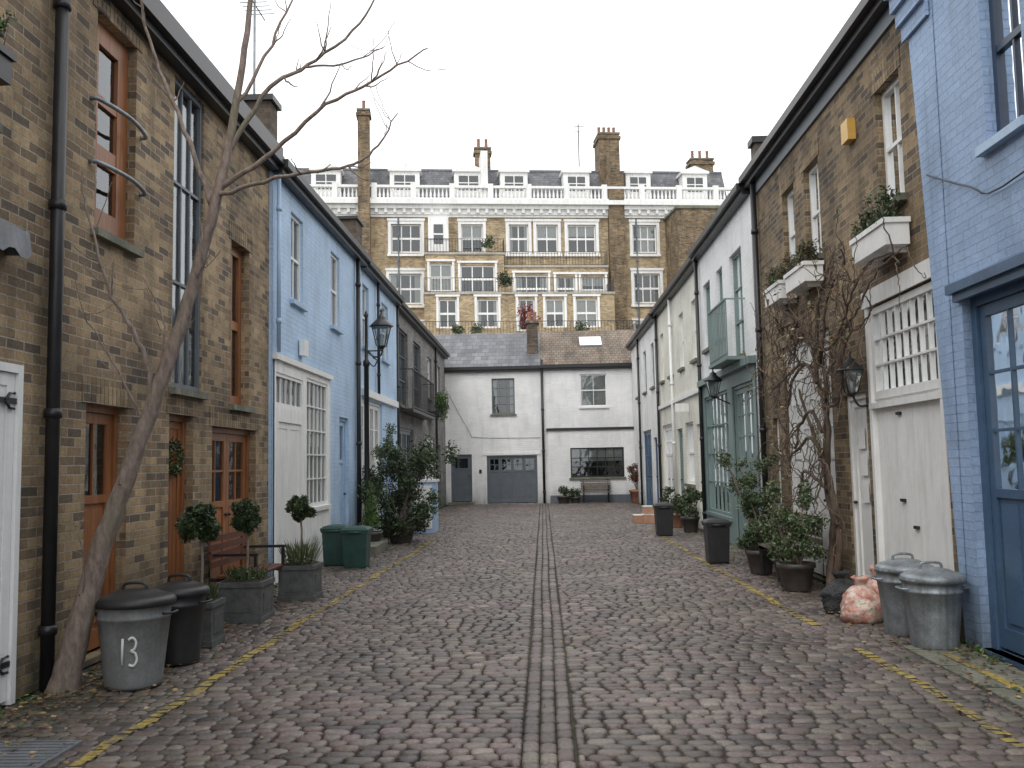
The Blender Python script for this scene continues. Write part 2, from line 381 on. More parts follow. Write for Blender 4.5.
def body(b,F,u0,u1,h,k,depth=5,roof='slate',rise=1.5,gut=True,over=.12):
    mb=b['walls']
    F.box(mb,u0+.004,u1-.004,-depth,-.62,0,h-.01,k)
    F.box(mb,u0+.004,u0+.11,-.62,-.006,0,h-.01,k);F.box(mb,u1-.11,u1-.004,-.62,-.006,0,h-.01,k)
    F.box(mb,u0+.11,u1-.11,-.62,-.03,h-.12,h-.01,k)
    r=b['roof']
    P=lambda u,n,z:F.p(u,n,z)
    m=-depth/2
    for (na,za,nb_,zb) in ((over,h,m,h+rise),(-depth,h,m,h+rise)):
        r.face([P(u0,na,za),P(u1,na,za),P(u1,nb_,zb),P(u0,nb_,zb)],roof)
        r.face([P(u0,na,za+.05),P(u1,na,za+.05),P(u1,nb_,zb+.05),P(u0,nb_,zb+.05)],roof)
    for u in (u0,u1): r.face([P(u,over*.0,h-.005),P(u,m,h+rise),P(u,-depth,h-.005)],k)
    if gut:
        F.box(r,u0,u1,-.01,over+.02,h-.16,h-.01,'black')
        F.box(r,u0,u1,over+.02,over+.10,h-.08,h+.03,'black')
def pipe(b,F,u,z0,z1,n=.07,r=.045,k='black',part='drainpipe'):
    mb=b[part]; mb.tube([F.p(u,n,z0),F.p(u,n,z1)],r,k,10)
    z=z0+.4
    while z<z1:
        mb.tube([F.p(u,n,z),F.p(u,n,z+.07)],r*1.3,k,10); z+=1.6
def rail(mb,F,u0,u1,n,z0,z1,k='black',sp=.11,t=.012,side=True,nb=0):
    F.box(mb,u0,u1,n-.02,n+.02,z1-.03,z1,k);F.box(mb,u0,u1,n-.012,n+.012,z0+.05,z0+.075,k)
    c=int((u1-u0)/sp)
    for i in range(c+1):
        u=u0+(u1-u0)*i/c; F.box(mb,u-t/2,u+t/2,n-t/2,n+t/2,z0,z1-.03,k)
    if side:
        for u in (u0,u1):
            F.box(mb,u-.012,u+.012,nb,n-.021,z1-.028,z1-.004,k)
            c=int((n-nb)/sp)
            for i in range(1,c): F.box(mb,u-t/2,u+t/2,nb+(n-nb)*i/c-t/2,nb+(n-nb)*i/c+t/2,z0,z1-.03,k)
def windowbox(b,F,u0,u1,z0,z1,n1=.26,k='wpaint',leaf=('lf1','lf2')):
    mb=b['window_box']
    F.box(mb,u0,u1,.03,n1,z0,z1-.05,k);F.box(mb,u0-.02,u1+.02,.02,n1+.02,z1-.05,z1,k);F.box(mb,u0+.03,u1-.03,.06,n1-.03,z1,z1+.01,'soil')
    for u in (u0+.15,u1-.15): F.box(mb,u-.02,u+.02,.0,n1-.08,z0-.05,z0,k)
    pl=b['window_box_plants']; bl=[]
    c=max(3,int((u1-u0)/.09))
    for i in range(c):
        q=F.p(u0+(u1-u0)*(i+.5)/c+R.uniform(-.06,.06),(n1)/2+R.uniform(-.02,.1),z1+R.uniform(.0,.2)); s=R.uniform(.07,.14); bl.append((q[0],q[1],q[2],s,s,s*R.uniform(.8,1.2)))
    pl.leaves(bl,140*c,.05,list(leaf),.2)
    for i in range(c*2):
        q=F.p(R.uniform(u0,u1),n1/2+R.uniform(-.05,.08),z1); e=(q[0]+R.uniform(-.1,.1),q[1]+R.uniform(-.15,.15),q[2]+R.uniform(.15,.32))
        pl.tube([q,e],[.004,.002],'vine',3); pl.leaves([(e[0],e[1],e[2],.05,.05,.06)],9,.04,list(leaf))
def lantern(mb,c,s=1.0):
    x,y,z=c
    mb.lathe((x,y,z),[(.03*s,-.06*s),(.07*s,-.02*s),(.09*s,0),(.095*s,.02*s)],'black',8)
    w0,w1,h=.085*s,.17*s,.42*s
    for sx in (-1,1):
        for sy in (-1,1): mb.tube([(x+sx*w0,y+sy*w0,z+.01),(x+sx*w1,y+sy*w1,z+h)],.012*s,'black',5)
    for a,bq in (((-1,-1),(1,-1)),((1,-1),(1,1)),((1,1),(-1,1)),((-1,1),(-1,-1))):
        mb.face([(x+a[0]*w0,y+a[1]*w0,z+.02),(x+bq[0]*w0,y+bq[1]*w0,z+.02),(x+bq[0]*w1,y+bq[1]*w1,z+h),(x+a[0]*w1,y+a[1]*w1,z+h)],'glass')
        mb.tube([(x+a[0]*w1,y+a[1]*w1,z+h),(x+bq[0]*w1,y+bq[1]*w1,z+h)],.014*s,'black',5)
    mb.lathe((x,y,z+h),[(.26*s,0),(.25*s,.02*s),(.12*s,.14*s),(.10*s,.15*s),(.09*s,.2*s),(.03*s,.24*s),(.015*s,.3*s),(.03*s,.33*s),(.01*s,.38*s)],'black',8,rot=math.pi/4)
    mb.lathe((x,y,z+.02),[(.015*s,0),(.02*s,.1*s),(.035*s,.15*s),(.03*s,.22*s),(.005*s,.25*s)],'wpaint',8)

# ------------------------------------------------------------ ground & setts
g=MB(); g.face([(-250,-60,-.016),(250,-60,-.016),(250,400,-.016),(-250,400,-.016)],'ground'); g.obj('ground')
def hz(x,y): return .007*math.sin(x*1.7+y*.5)+.006*math.sin(y*1.3-x*.8)+.004
sv=[];sf=[];sc=[];yl=MB()
lines=[(-2.58,.0155,2.0,20.5),(2.60,-.0125,2.0,7.9),(2.60,-.0125,9.0,20.5)]
PAL=[(.150,.116,.103),(.125,.104,.098),(.178,.145,.128),(.098,.082,.080),(.155,.118,.105),(.20,.166,.145),(.128,.095,.083),(.15,.112,.108),(.165,.14,.115)]
def sett(x0,x1,y0,y1,dk=1,tl=1):
    cx,cy=(x0+x1)/2,(y0+y1)/2; hx,hy=(x1-x0)/2,(y1-y0)/2
    z=hz(cx,cy)+R.uniform(-.0045,.0045); tx,ty=R.gauss(0,.026)*tl,R.gauss(0,.036)*tl
    col=R.choice(PAL); k=R.uniform(.68,1.28)*dk
    e=max(0,abs(cx)-2.6)/1.0; e=min(e,1)*R.uniform(.2,.6)
    col=(col[0]*k*(1-e)+.06*e,col[1]*k*(1-e)+.056*e,col[2]*k*(1-e)+.035*e,1)
    b=len(sv); ch=min(hx,hy)*.42; rt=R.gauss(0,.02)*tl
    for (s,zz) in ((1.0,-.04),(1.0,-.012),(.90,-.003),(.66,.002)):
        for px,py in ((-hx+ch,-hy),(hx-ch,-hy),(hx,-hy+ch),(hx,hy-ch),(hx-ch,hy),(-hx+ch,hy),(-hx,hy-ch),(-hx,-hy+ch)):
            qx,qy=px-(math.copysign(1,px)*min(hx,hy)*(1-s)),py-(math.copysign(1,py)*min(hx,hy)*(1-s))
            sv.append((cx+qx-qy*rt,cy+qy+qx*rt,z+zz+tx*qx+ty*qy)); sc.extend(col)
    for r in range(3):
        for j in range(8): sf.append((b+r*8+j,b+r*8+(j+1)%8,b+(r+1)*8+(j+1)%8,b+(r+1)*8+j))
    sf.append(tuple(b+24+j for j in range(8)))
    for (x5,sl,ya,yb) in lines:
        if ya<cy<yb:
            w=x5+sl*(cy-5)+.012*math.sin(cy*3.1)+.010*math.sin(cy*7.7)
            p,q=max(w-.043+R.uniform(-.006,.006),x0-.002),min(w+.043+R.uniform(-.006,.006),x1+.002)
            if q-p>.008:
                zf=lambda X,Y:z+.0035+tx*(X-cx)+ty*(Y-cy)
                Y0,Y1=y0+.006,y1-.006
                yl.face([(p,Y0,zf(p,Y0)),(q,Y0,zf(q,Y0)),(q,Y1,zf(q,Y1)),(p,Y1,zf(p,Y1))],'yellow')
                yl.face([(p,Y1,zf(p,Y1)),(q,Y1,zf(q,Y1)),(q,Y1+.016,z-.009),(p,Y1+.016,z-.009)],'yellow')
y=2.0;row=0
XL,XR=-3.70,3.50
while y<35.9:
    d=R.uniform(.092,.114)
    for (a,c) in ((XL,-.15),(.15,XR)):
        if c>3 and 4.5<y<8.0: c=2.95
        x=a-R.uniform(0,.1)
        while x<c-.04:
            wdt=R.uniform(.095,.18); e=min(x+wdt,c)
            if c-e<.05: e=c
            xa=max(x,a)
            if e-xa>.045:
                wy=.018*math.sin(xa*1.1+row*.05)+.01*math.sin(xa*3.+row*.3)+R.uniform(-.004,.004)
                g1=R.uniform(.003,.007)
                sett(xa+g1,e-g1,y+wy+g1,y+d+wy-g1)
            x=e
    y+=d;row+=1
for c in range(3):
    y=2.0+c*.07
    while y<35.9:
        l=R.uniform(.13,.22); j=R.uniform(-.004,.004)+.006*math.sin(y*.9); sett(-.145+c*.097+.003+j,-.145+(c+1)*.097-.003+j,y+.004,y+l-.004,.92,.5); y+=l
me=bpy.data.meshes.new('cobblestone_road'); me.from_pydata(sv,[],sf)
ca=me.color_attributes.new('Col','FLOAT_COLOR','POINT'); ca.data.foreach_set('color',sc)
me.materials.append(M['sett']); me.polygons.foreach_set('use_smooth',[True]*len(sf)); me.update()
ob=bpy.data.objects.new('cobblestone_road',me); scene.collection.objects.link(ob)
pv=MB()
y=4.5
while y<8.0:
    l=R.uniform(.55,.8)
    y2=min(y+l,8.0); pv.box(2.97,3.51,y+.01,y2-.01,-.03,.008+R.uniform(0,.003),'stone'); y=y2
yl.box(3.14,3.22,4.6,7.6,.0125,.0155,'yellow')
yl.obj('yellow_line',uv=False)
pv.obj('stone_pavement')
mc=MB(); mc.box(-3.35,-2.75,5.0,5.5,-.02,.016,'lead')
for i in range(9): mc.box(-3.32,-2.78,5.03+i*.055,5.05+i*.055,.016,.021,'lead')
mc.obj('manhole_cover')

# ------------------------------------------------------------ LEFT HOUSES
b=Bld('brick_house',(-3.75,3,0)); F=FL(-3.75)
ops=[(5.0,6.45,0,2.36),(5.0,6.0,4.0,5.5),(2,3,0,2.2)]
wall(b,F,-3,6.82,0,6.4,ops,'brick'); body(b,F,-3,6.82,6.4,'brick')
door(b,F,5.0,6.45,0,2.36,'wpaint',2,boards=5,knob=False,d=.03); door(b,F,2,3,0,2.2,'wood')
for z in (2.1,.28):
    mb=b['door_hinges']; F.box(mb,6.0,6.43,.018,.03,z-.02,z+.02,'black')
    for s in (-1,1): mb.tube([F.p(6.25,.03,z),F.p(6.30,.03,z+s*.05),F.p(6.36,.03,z+s*.055)],.011,'black',6)
window(b,F,5.0,6.0,4.0,5.5,2,2,'wpaint')
windowbox(b,F,5.1,5.9,4.2,4.42,.22,'black',('lf1','lf4','lf2'))
mb=b['canopy']; pr=[(4.6+i*(6.27-4.6)/24,.03*math.sin(i*1.6)) for i in range(25)]
for i in range(24):
    (u,q),(v,w_)=pr[i],pr[i+1]
    mb.face([F.p(u,.01,3.36),F.p(v,.01,3.36),F.p(v,.16,3.28),F.p(u,.16,3.28)],'lead')
    mb.face([F.p(u,.16,3.28),F.p(v,.16,3.28),F.p(v,.18,3.10+w_),F.p(u,.18,3.10+q)],'lead')
F.box(mb,6.24,6.27,.005,.15,3.12,3.3,'lead')
pipe(b,F,6.8,0,6.4,.07,.05); b.done()
# L1
b=Bld('brick_house',(-3.77,9.8,0)); F=FL(-3.77); H=5.92
ops=[(7.55,8.32,3.65,5.58),(7.48,8.25,0.05,2.16),(9.22,10.05,2.43,5.72),(9.18,9.83,.05,2.16),(11.0,11.7,2.37,4.4),(10.4,12.0,0.02,2.08)]
wall(b,F,6.82,12.55,0,H,ops,'brick',.16); body(b,F,6.82,12.55,H,'brickd')
window(b,F,7.55,8.32,3.65,5.58,1,3,'wood',.20,.09,d=.14,cur=0)
door(b,F,7.48,8.25,.05,2.16,'wood',1,.35,2,1,d=.16)
window(b,F,9.22,10.05,2.43,5.72,3,3,'dgrey',.05,.03,d=.08,sash=False,cur=3)
door(b,F,9.18,9.83,.05,2.16,'wood',1,0,d=.16,boards=4)
window(b,F,11.0,11.7,2.37,4.4,2,2,'wood',.11,.06,d=.16,cur=0)
door(b,F,10.4,12.0,.02,2.08,'wood',2,.42,2,2,d=.16)
for z in (4.2,4.75):
    mb=b['juliet_bar']; mb.tube(*smooth_pts([F.p(7.45,.0,z),F.p(7.5,.07,z),F.p(7.95,.13,z),F.p(8.38,.07,z),F.p(8.42,0,z)],[.02]*5),'galv',8)
for (a,c,z) in ((7.4,8.4,2.16),(9.1,9.95,2.16),(10.3,12.1,2.08),(7.45,8.42,5.58),(10.9,11.8,4.4)):
    mb=b['lintels']; u=a
    while u<c-.03:
        F.box(mb,u+.005,u+.07,.002,.010,z+.004,z+.22,'brick2' if R.random()<.6 else 'brick'); u+=.075
F.box(b['roof'],6.82,12.55,.14,.2,H-.02,H+.16,'black')
wr=b['wreath']; c0=F.p(9.5,-.07,1.72)
wr.leaves([(c0[0],c0[1]+.15*math.cos(t*.5),c0[2]+.15*math.sin(t*.5),.05,.06,.06) for t in range(13)],500,.05,['lf1','lf2'])
F.box(b['chimney'],12.15,12.5,-.7,.13,H+.05,6.62,'brickd');F.box(b['chimney'],12.1,12.54,-.75,.18,6.62,6.7,'black')
b.done()
# L2a
def blue_house(u0,u1,x,ops,H=5.9):
    b=Bld('blue_house',(x,(u0+u1)/2,0)); F=FL(x)
    wall(b,F,u0,u1,0,H,ops,'blue',.1); body(b,F,u0,u1,H,'blue')
    return b,F
ops=[(13.5,14.2,4.1,5.45),(16.1,16.8,4.1,5.45),(16.75,17.55,.05,2.5),(12.6,15.95,0,3.1)]
b,F=blue_house(12.55,18.85,-3.72,ops)
gp=[(12.68,14.15,2.45,2.93),(14.35,15.75,.95,3.0),(12.75,14.1,.05,2.3)]
wall(b,F,12.6,15.95,0,3.1,gp,'wwall',.07,n=.02); F.box(b['cornice'],12.56,16.0,.0,.07,3.1,3.18,'wpaint')
window(b,F,12.68,14.15,2.45,2.93,5,1,'wpaint',sill=None,d=.05,cur=0)
window(b,F,14.35,15.75,.95,3.0,5,5,'wpaint',sash=False,sill='wpaint',d=.05,cur=1)
door(b,F,12.75,14.1,.05,2.3,'wpaint',2,boards=5,d=.05)
for (a,c) in ((13.5,14.2),(16.1,16.8)): window(b,F,a,c,4.1,5.45,2,2,'wpaint',d=.1,sill='blued')
door(b,F,16.75,17.55,.05,2.5,'blued',1,.3,2,1)
F.box(b['alarm_box'],13.9,14.15,.02,.1,3.3,3.55,'wpaint')
F.box(b['chimney'],17.9,18.5,-.7,.1,5.95,6.5,'brickd');F.box(b['chimney'],17.85,18.55,-.75,.14,6.5,6.56,'black')
pipe(b,F,18.2,0,5.8); pipe(b,F,12.62,3.2,5.8,r=.03,k='blued'); b.done()
ops=[(19.1,19.8,4.1,5.45),(21.4,22.3,4.1,5.45),(18.95,21.4,0.02,3.0),(22.0,22.9,.05,2.4)]
b,F=blue_house(18.85,23.6,-3.74,ops,5.88)
for (a,c) in ((19.1,19.8),(21.4,22.3)): window(b,F,a,c,4.1,5.45,2,2,'wpaint',sill='blued')
door(b,F,18.95,21.4,.02,3.0,'wpaint',4,.35,2,2); door(b,F,22,22.9,.05,2.4,'blued'); F.box(b['cornice'],18.9,23.4,0,.08,3.05,3.2,'wpaint')
pipe(b,F,20.6,3.2,5.8,r=.035); b.done()
# L3
b=Bld('grey_brick_house',(-3.8,29,0)); F=FL(-3.8)
ops=[(24.4,26.0,3.2,5.3),(27.2,28.8,3.2,5.3),(30.4,31.6,3.8,5.2),(33,34.2,3.8,5.2),(24.3,27,0.02,2.6),(27.9,28.8,.05,2.3),(29.6,32.2,.02,2.5),(33.2,34.1,.05,2.3)]
wall(b,F,23.6,35.94,0,5.86,ops,'grey'); body(b,F,23.6,35.94,5.86,'grey')
for o in ops[:4]: window(b,F,*o,2,3,'dgrey' if o[0]<30 else 'wpaint',sill='stone')
door(b,F,24.3,27,.02,2.6,'dgrey',3,.35,2,2);door(b,F,27.9,28.8,.05,2.3,'gblued');door(b,F,29.6,32.2,.02,2.5,'wpaint',3,.3,2,2);door(b,F,33.2,34.1,.05,2.3,'dgrey')
F.box(b['balcony'],24.2,29.2,0.01,.4,3.0,3.08,'black'); rail(b['balcony'],F,24.25,29.15,.37,3.08,4.15,'black',.16)
pipe(b,F,23.7,0,5.8,k='black'); pipe(b,F,32.4,0,5.8)
hp=b['hanging_plant']; F.box(hp,30.3,31.6,.02,.4,3.2,3.35,'black')
q=F.p(31.0,.42,3.6); hp.leaves([(q[0],q[1]+R.uniform(-.5,.5),q[2]+R.uniform(-.45,.35),.24,.28,.28) for _ in range(10)],1900,.08,['lf2','lf4','lf1'])
b.done()

# ------------------------------------------------------------ RIGHT HOUSES
b=Bld('blue_house',(3.53,3,0)); F=FR(3.53); H=7.2
ops=[(6.55,7.15,4.0,5.5),(4.9,7.74,.03,2.9),(1,2.5,0,2.2)]
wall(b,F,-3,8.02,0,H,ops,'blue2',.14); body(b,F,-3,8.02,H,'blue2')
mb=b['walls']
mb.face([F.p(7.95,.006,.01),F.p(8.03,.006,.01),F.p(8.62,.006,7.2),F.p(7.95,.006,7.2)],'blue2')
mb.face([F.p(8.03,.006,.01),F.p(8.03,-.04,.01),F.p(8.62,-.04,7.2),F.p(8.62,.006,7.2)],'blue2')
F.box(mb,8.0,8.6,-4,-.05,6.3,7.19,'blue2')
window(b,F,6.55,7.15,4.0,5.5,2,2,'gblued',.06,.03,sill='blued',d=.14,cur=0)
door(b,F,4.9,7.74,.03,2.9,'gblue',3,.56,2,3,d=.14,panels=1,frame=.09,knob=False)
door(b,F,1,2.5,0,2.2,'gblue')
F.box(b['lintel'],4.7,7.84,.0,.09,2.94,3.02,'gblue');F.box(b['lintel'],4.75,7.80,.0,.05,2.87,2.94,'gblue')
for i in range(6): F.box(b['corbel'],8.0+.02*i,8.56+.02*i,.014,.04+.04*i,5.5+.15*i,5.65+.15*i,'blue2')
F.box(b['step'],4.9,7.74,-.1,.06,0,.03,'gblued')
b['cable'].tube(*smooth_pts([F.p(8.2,.03,4.1),F.p(7.4,.03,3.75),F.p(6.9,.03,3.6),F.p(5,.03,3.75)],[.008]*4),'black',5)
b.done()
# R1
b=Bld('brick_house',(3.56,11.5,0)); F=FR(3.56); H=6.2
ops=[(8.85,9.5,4.12,5.38),(11.5,12.15,4.14,5.4),(12.65,13.25,4.14,5.4),(8.25,10.1,0,3.2),(10.22,10.92,.05,2.3),(11.4,13.6,.02,3.2),(14.0,14.35,.9,2.2)]
wall(b,F,8.02,15.05,0,H,ops,'brick2',.14); body(b,F,8.02,15.05,H,'brick2')
for o in ops[:3]: window(b,F,*o,2,2,'wpaint',d=.13,cur=2)
for (a,c,z) in ((8.78,9.57,5.38),(11.43,12.22,5.4),(12.58,13.32,5.4)):
    mb=b['lintels']; u=a
    while u<c-.03: F.box(mb,u+.005,u+.07,.002,.010,z+.004,z+.22,'brick2' if R.random()<.5 else 'brick'); u+=.075
F.box(b['windows'],8.25,10.1,-.14,-.05,2.12,2.2,'wpaint')
window(b,F,8.32,10.03,2.2,3.18,8,3,'wpaint',.07,.022,sash=False,sill=None,d=.08,cur=3)
mb=b['doors']; F.box(mb,8.25,8.32,-.1,.01,0,3.2,'wpaint');F.box(mb,10.03,10.1,-.1,.01,0,3.2,'wpaint')
F.box(mb,8.325,9.5,-.1,-.045,0.03,2.118,'render');F.box(mb,9.505,10.025,-.1,-.05,0.03,2.118,'render')
F.box(mb,8.25,10.1,-.04,.015,2.1,2.16,'wpaint')
for (u,z) in ((9.4,2.02),(9.4,1.15),(9.1,.9),(9.4,.35)):
    F.box(mb,u-.05,u+.05,-.05,-.02,z-.015,z+.015,'black')
F.box(mb,8.2,10.15,.002,.02,3.2,3.38,'wwall')
door(b,F,10.22,10.92,.05,2.3,'wpaint',1,0,d=.1)
for (u,z) in ((10.5,1.5),(10.5,1.2),(10.55,1.8)): F.box(b['notice'],u-.11,u+.11,-.045,-.041,z-.12,z+.12,'paper')
door(b,F,11.4,13.6,.02,3.2,'wpaint',4,.5,3,4,d=.12)
window(b,F,14.0,14.35,.9,2.2,1,2,'wpaint')
windowbox(b,F,8.72,9.65,3.6,3.86); windowbox(b,F,11.4,12.3,3.78,4.03,leaf=('lf1','lfb','lf2')); windowbox(b,F,12.6,13.45,3.78,4.03,leaf=('lf1','lfb','lf2'))
F.box(b['alarm_box'],10.1,10.32,.0,.09,5.12,5.36,'yellowbox')
F.box(b['fascia'],8.02,15.05,.0,.035,H-.34,H-.162,'dgrey')
pipe(b,F,14.7,0,H-.1)
F.box(b['chimney'],14.75,15.03,-1.0,.0,6.3,6.72,'brickd');F.box(b['chimney'],14.7,15.04,-1.05,.05,6.72,6.82,'black')
lp=b['wall_lantern']; q=F.p(10.16,.17,2.28); lantern(lp,q,.6); lp.tube(*smooth_pts([F.p(10.16,0,2.15),F.p(10.16,.1,2.15),q],[.012]*3),'black',6)
b.done()
# R2
b=Bld('white_house',(3.52,17.6,0)); F=FR(3.52); H=6.12
ops=[(15.9,16.9,3.4,5.3),(18.9,19.7,3.9,5.3),(17.6,18.2,3.9,5.3),(15.3,17.0,.02,2.9),(17.4,19.9,.5,2.9)]
wall(b,F,15.05,20.2,0,H,ops,'white'); body(b,F,15.05,20.2,H,'white')
window(b,F,15.9,16.9,3.4,5.3,2,3,'gpaint',cur=1)
for o in ops[1:3]: window(b,F,*o,2,2,'gpaint')
wall(b,F,15.1,20.15,0,3.15,ops,'gpaint',.05,n=.03)
door(b,F,15.3,17.0,.02,2.9,'gpaint',2,.45,2,3,d=.08); window(b,F,17.4,19.9,.5,2.9,6,4,'gpaint',sash=False,d=.06,sill='gpaint')
F.box(b['cornice'],15.08,20.15,0,.13,3.15,3.27,'gpaint')
F.box(b['balcony'],15.7,17.4,.01,.36,3.28,3.34,'gpaint'); rail(b['balcony'],F,15.75,17.35,.33,3.34,4.35,'gpaint',.13,.02)
lp=b['wall_lantern']; q=F.p(17.2,.32,2.75); lantern(lp,q,.7); lp.tube([F.p(17.2,0,2.6),q],.015,'black',6)
pipe(b,F,20.1,0,H-.1,k='black',r=.04); b.done()
# R3
b=Bld('cream_house',(3.58,24,0)); F=FR(3.58); H=6.1
ops=[(21.0,21.7,3.9,5.3),(23.0,23.7,3.9,5.3),(25.,25.7,3.9,5.3),(26.8,27.5,3.9,5.3),(20.6,21.5,.05,2.4),(22,23.2,1.0,2.5),(23.7,24.6,.05,2.4),(25.2,27.6,.02,2.6)]
wall(b,F,20.2,28.0,0,H,ops,'cream'); body(b,F,20.2,28.0,H,'cream')
for o in ops[:4]: window(b,F,*o,2,2,'wpaint')
door(b,F,20.6,21.5,.05,2.4,'wpaint'); window(b,F,22,23.2,1,2.5,3,2,'wpaint'); door(b,F,23.7,24.6,.05,2.4,'gpaint'); door(b,F,25.2,27.6,.02,2.6,'wpaint',3,.3,2,2)
F.box(b['cornice'],20.3,27.9,0,.07,3.1,3.2,'wpaint'); pipe(b,F,24.85,0,6,k='wpaint',r=.04); pipe(b,F,27.9,0,6.0,r=.04)
F.box(b['sign_board'],22.4,22.44,0.02,.35,2.75,2.95,'wpaint')
b.done()
b=Bld('white_house',(3.54,32,0)); F=FR(3.54); H=6.05
ops=[(28.8,29.6,3.9,5.3),(31,31.8,3.9,5.3),(33.4,34.2,3.9,5.3),(28.6,29.5,.05,2.3),(30.2,32.6,.02,2.6),(33.3,34.3,.05,2.3)]
wall(b,F,28.0,35.94,0,H,ops,'white'); body(b,F,28,35.94,H,'white')
for o in ops[:3]: window(b,F,*o,2,2,'dgrey')
door(b,F,28.6,29.5,.05,2.3,'gblue'); door(b,F,30.2,32.6,.02,2.6,'gblue',3,.3,2,2); door(b,F,33.3,34.3,.05,2.3,'dgrey')
pipe(b,F,32.9,0,6.0,r=.04); b.done()

# ------------------------------------------------------------ END HOUSES
YE=35.95
b=Bld('white_house',(-2,YE,0)); F=FE(YE)
ops=[(-1.96,-1.06,3.5,4.9),(-3.6,-2.78,.1,1.95),(-2.2,-.23,.02,1.87)]
wall(b,F,-4.6,-.02,0,5.32,ops,'white'); body(b,F,-4.6,-.02,5.32,'white',6,'slate',1.75)
window(b,F,*ops[0],3,4,'dgrey',sill='stone',cur=1,sash=False); door(b,F,*ops[1],'dgrey',1,.25,1,1); door(b,F,*ops[2],'dgrey',4,.28,2,2,knob=False)
F.box(b['step'],-3.7,-2.7,0,.3,0,.1,'stone')
F.box(b['trim'],-2.35,-.1,.0,.03,1.9,2.0,'wpaint')
F.box(b['house_number'],-2.5,-2.4,.0,.02,1.2,1.35,'black')
pipe(b,F,.02,0,5.6,n=.1,r=.05)
b['cable'].tube(*smooth_pts([F.p(-4,.02,5.0),F.p(-2.9,.02,2.9),F.p(-2.5,.02,2.6),F.p(-.1,.02,2.55)],[.008]*4),'dgrey',5)
F.box(b['chimney'],-.55,-.1,-1.6,-.9,5.6,7.2,'brickd');F.box(b['chimney'],-.6,-.05,-1.65,-.85,7.2,7.3,'tile')
for i in range(2):
    q=F.p(-.44+.22*i,-1.25,7.3); b['chimney'].lathe(q,[(.09,0),(.075,.1),(.07,.35),(.09,.4)],'terra',12)
b.done()
b=Bld('white_house',(2,YE,0)); F=FE(YE+.02)
ops=[(1.5,2.55,3.72,5.0),(1.06,3.13,.97,2.12)]
wall(b,F,-.02,4.4,0,5.34,ops,'white'); body(b,F,-.02,4.4,5.34,'white',6,'tile',1.75)
window(b,F,*ops[0],2,2,'wpaint',sill='wpaint',cur=3)
wall(b,F,.2,4.3,.0,2.8,[ops[1]],'white',.2,n=.14); F.box(b['walls'],.2,.22,.0,.138,0,2.8,'white')
window(b,F,*ops[1],6,3,'black',.05,.03,sash=False,sill='stone',n=.14,d=.1,cur=2)
F.box(b['cornice'],.15,4.35,0.0,.2,2.8,2.9,'black')
F.box(b['plinth'],.25,4.3,.141,.17,0,.3,'dgrey')
sk=b['skylight']
def rp(u,n,up): return F.p(u,n,5.34+(0.12-n)/(3.12)*1.75+.05+up)
sk.face([rp(1.6,-1.4,.08),rp(2.5,-1.4,.08),rp(2.5,-2.2,.08),rp(1.6,-2.2,.08)],'wpaint')
for (a,c) in (((1.6,-1.4),(2.5,-1.4)),((2.5,-1.4),(2.5,-2.2)),((1.6,-1.4),(1.6,-2.2))): sk.face([rp(*a,0),rp(*c,0),rp(*c,.08),rp(*a,.08)],'lead')
b.done()

# ------------------------------------------------------------ TERRACE
b=Bld('mansion_terrace',(0,60,0),math.radians(7)); b.local=True; F=Fr((0,0,0),(1,0,0),(0,-1,0))
X0,X1=-18.5,13.2
def wx(a,c): return ((a-543)*.0655,(c-543)*.0655)
main=[]
for a,c in ((326,352),(395,425),(465,487),(513,533),(541,563),(573,602),(640,665)): u=wx(a,c); main.append((u[0],u[1],15.4,17.3))
for a,c in ((326,352),(393,425),(516,550),(640,667)): u=wx(a,c); main.append((u[0],u[1],12.0,14.0))
for a,c in ((393,425),(640,667)): u=wx(a,c); main.append((u[0],u[1],8.6,10.6))
wall(b,F,X0,X1,0,17.9,main,'brick3',.18)
F.box(b['walls'],X0,X1,-10,-.9,0,19.2,'brick3');F.box(b['walls'],X0,X0+.2,-.9,-.01,0,17.9,'brick3');F.box(b['walls'],X1-.2,X1,-.9,-.01,0,17.9,'brick3')
def surround(o,n=0):
    t=b['window_surrounds']; a,c,d,e=o
    F.box(t,a-.2,a-.002,n-.02,n+.07,d-.1,e+.2,'wwall');F.box(t,c+.002,c+.2,n-.02,n+.07,d-.1,e+.2,'wwall');F.box(t,a-.25,c+.25,n-.02,n+.12,e+.2,e+.36,'wwall');F.box(t,a-.002,c+.002,n-.02,n+.06,e+.002,e+.2,'wwall');F.box(t,a-.25,c+.25,n-.02,n+.14,d-.25,d-.1,'wwall')
for o in main: window(b,F,*o,3 if o[1]-o[0]>1.6 else 2,2,'wpaint',.09,.07,sill=None,d=.18); surround(o)
c=b['cornice']
F.box(c,X0,X1,-.9,.25,17.9,18.25,'wwall');F.box(c,X0,X1,-.9,.45,18.25,18.5,'wwall');F.box(c,X0,X1,-.9,.7,18.5,18.8,'wwall');F.box(c,X0,X1,-.9,.15,17.75,17.9,'wwall')
u=X0
while u<X1: F.box(c,u,u+.18,.25,.42,17.98,18.249,'wwall'); u+=.6
ba=b['balustrade']; F.box(ba,X0,X1,.25,.5,18.8,18.95,'wwall');F.box(ba,X0,X1,.22,.52,19.62,19.78,'wwall')
u=X0;i=0
while u<X1:
    if i%9==0: F.box(ba,u,u+.35,.2,.54,18.9,19.9,'wwall'); u+=.45
    else:
        q=F.p(u+.08,.37,18.95); ba.lathe(q,[(.05,0),(.085,.18),(.05,.42),(.045,.6),(.07,.67)],'wwall',6,cap=False); u+=.26
    i+=1
r=b['roof']
r.face([F.p(X0,-.5,19.1),F.p(X1,-.5,19.1),F.p(X1,-1.7,21.5),F.p(X0,-1.7,21.5)],'slate')
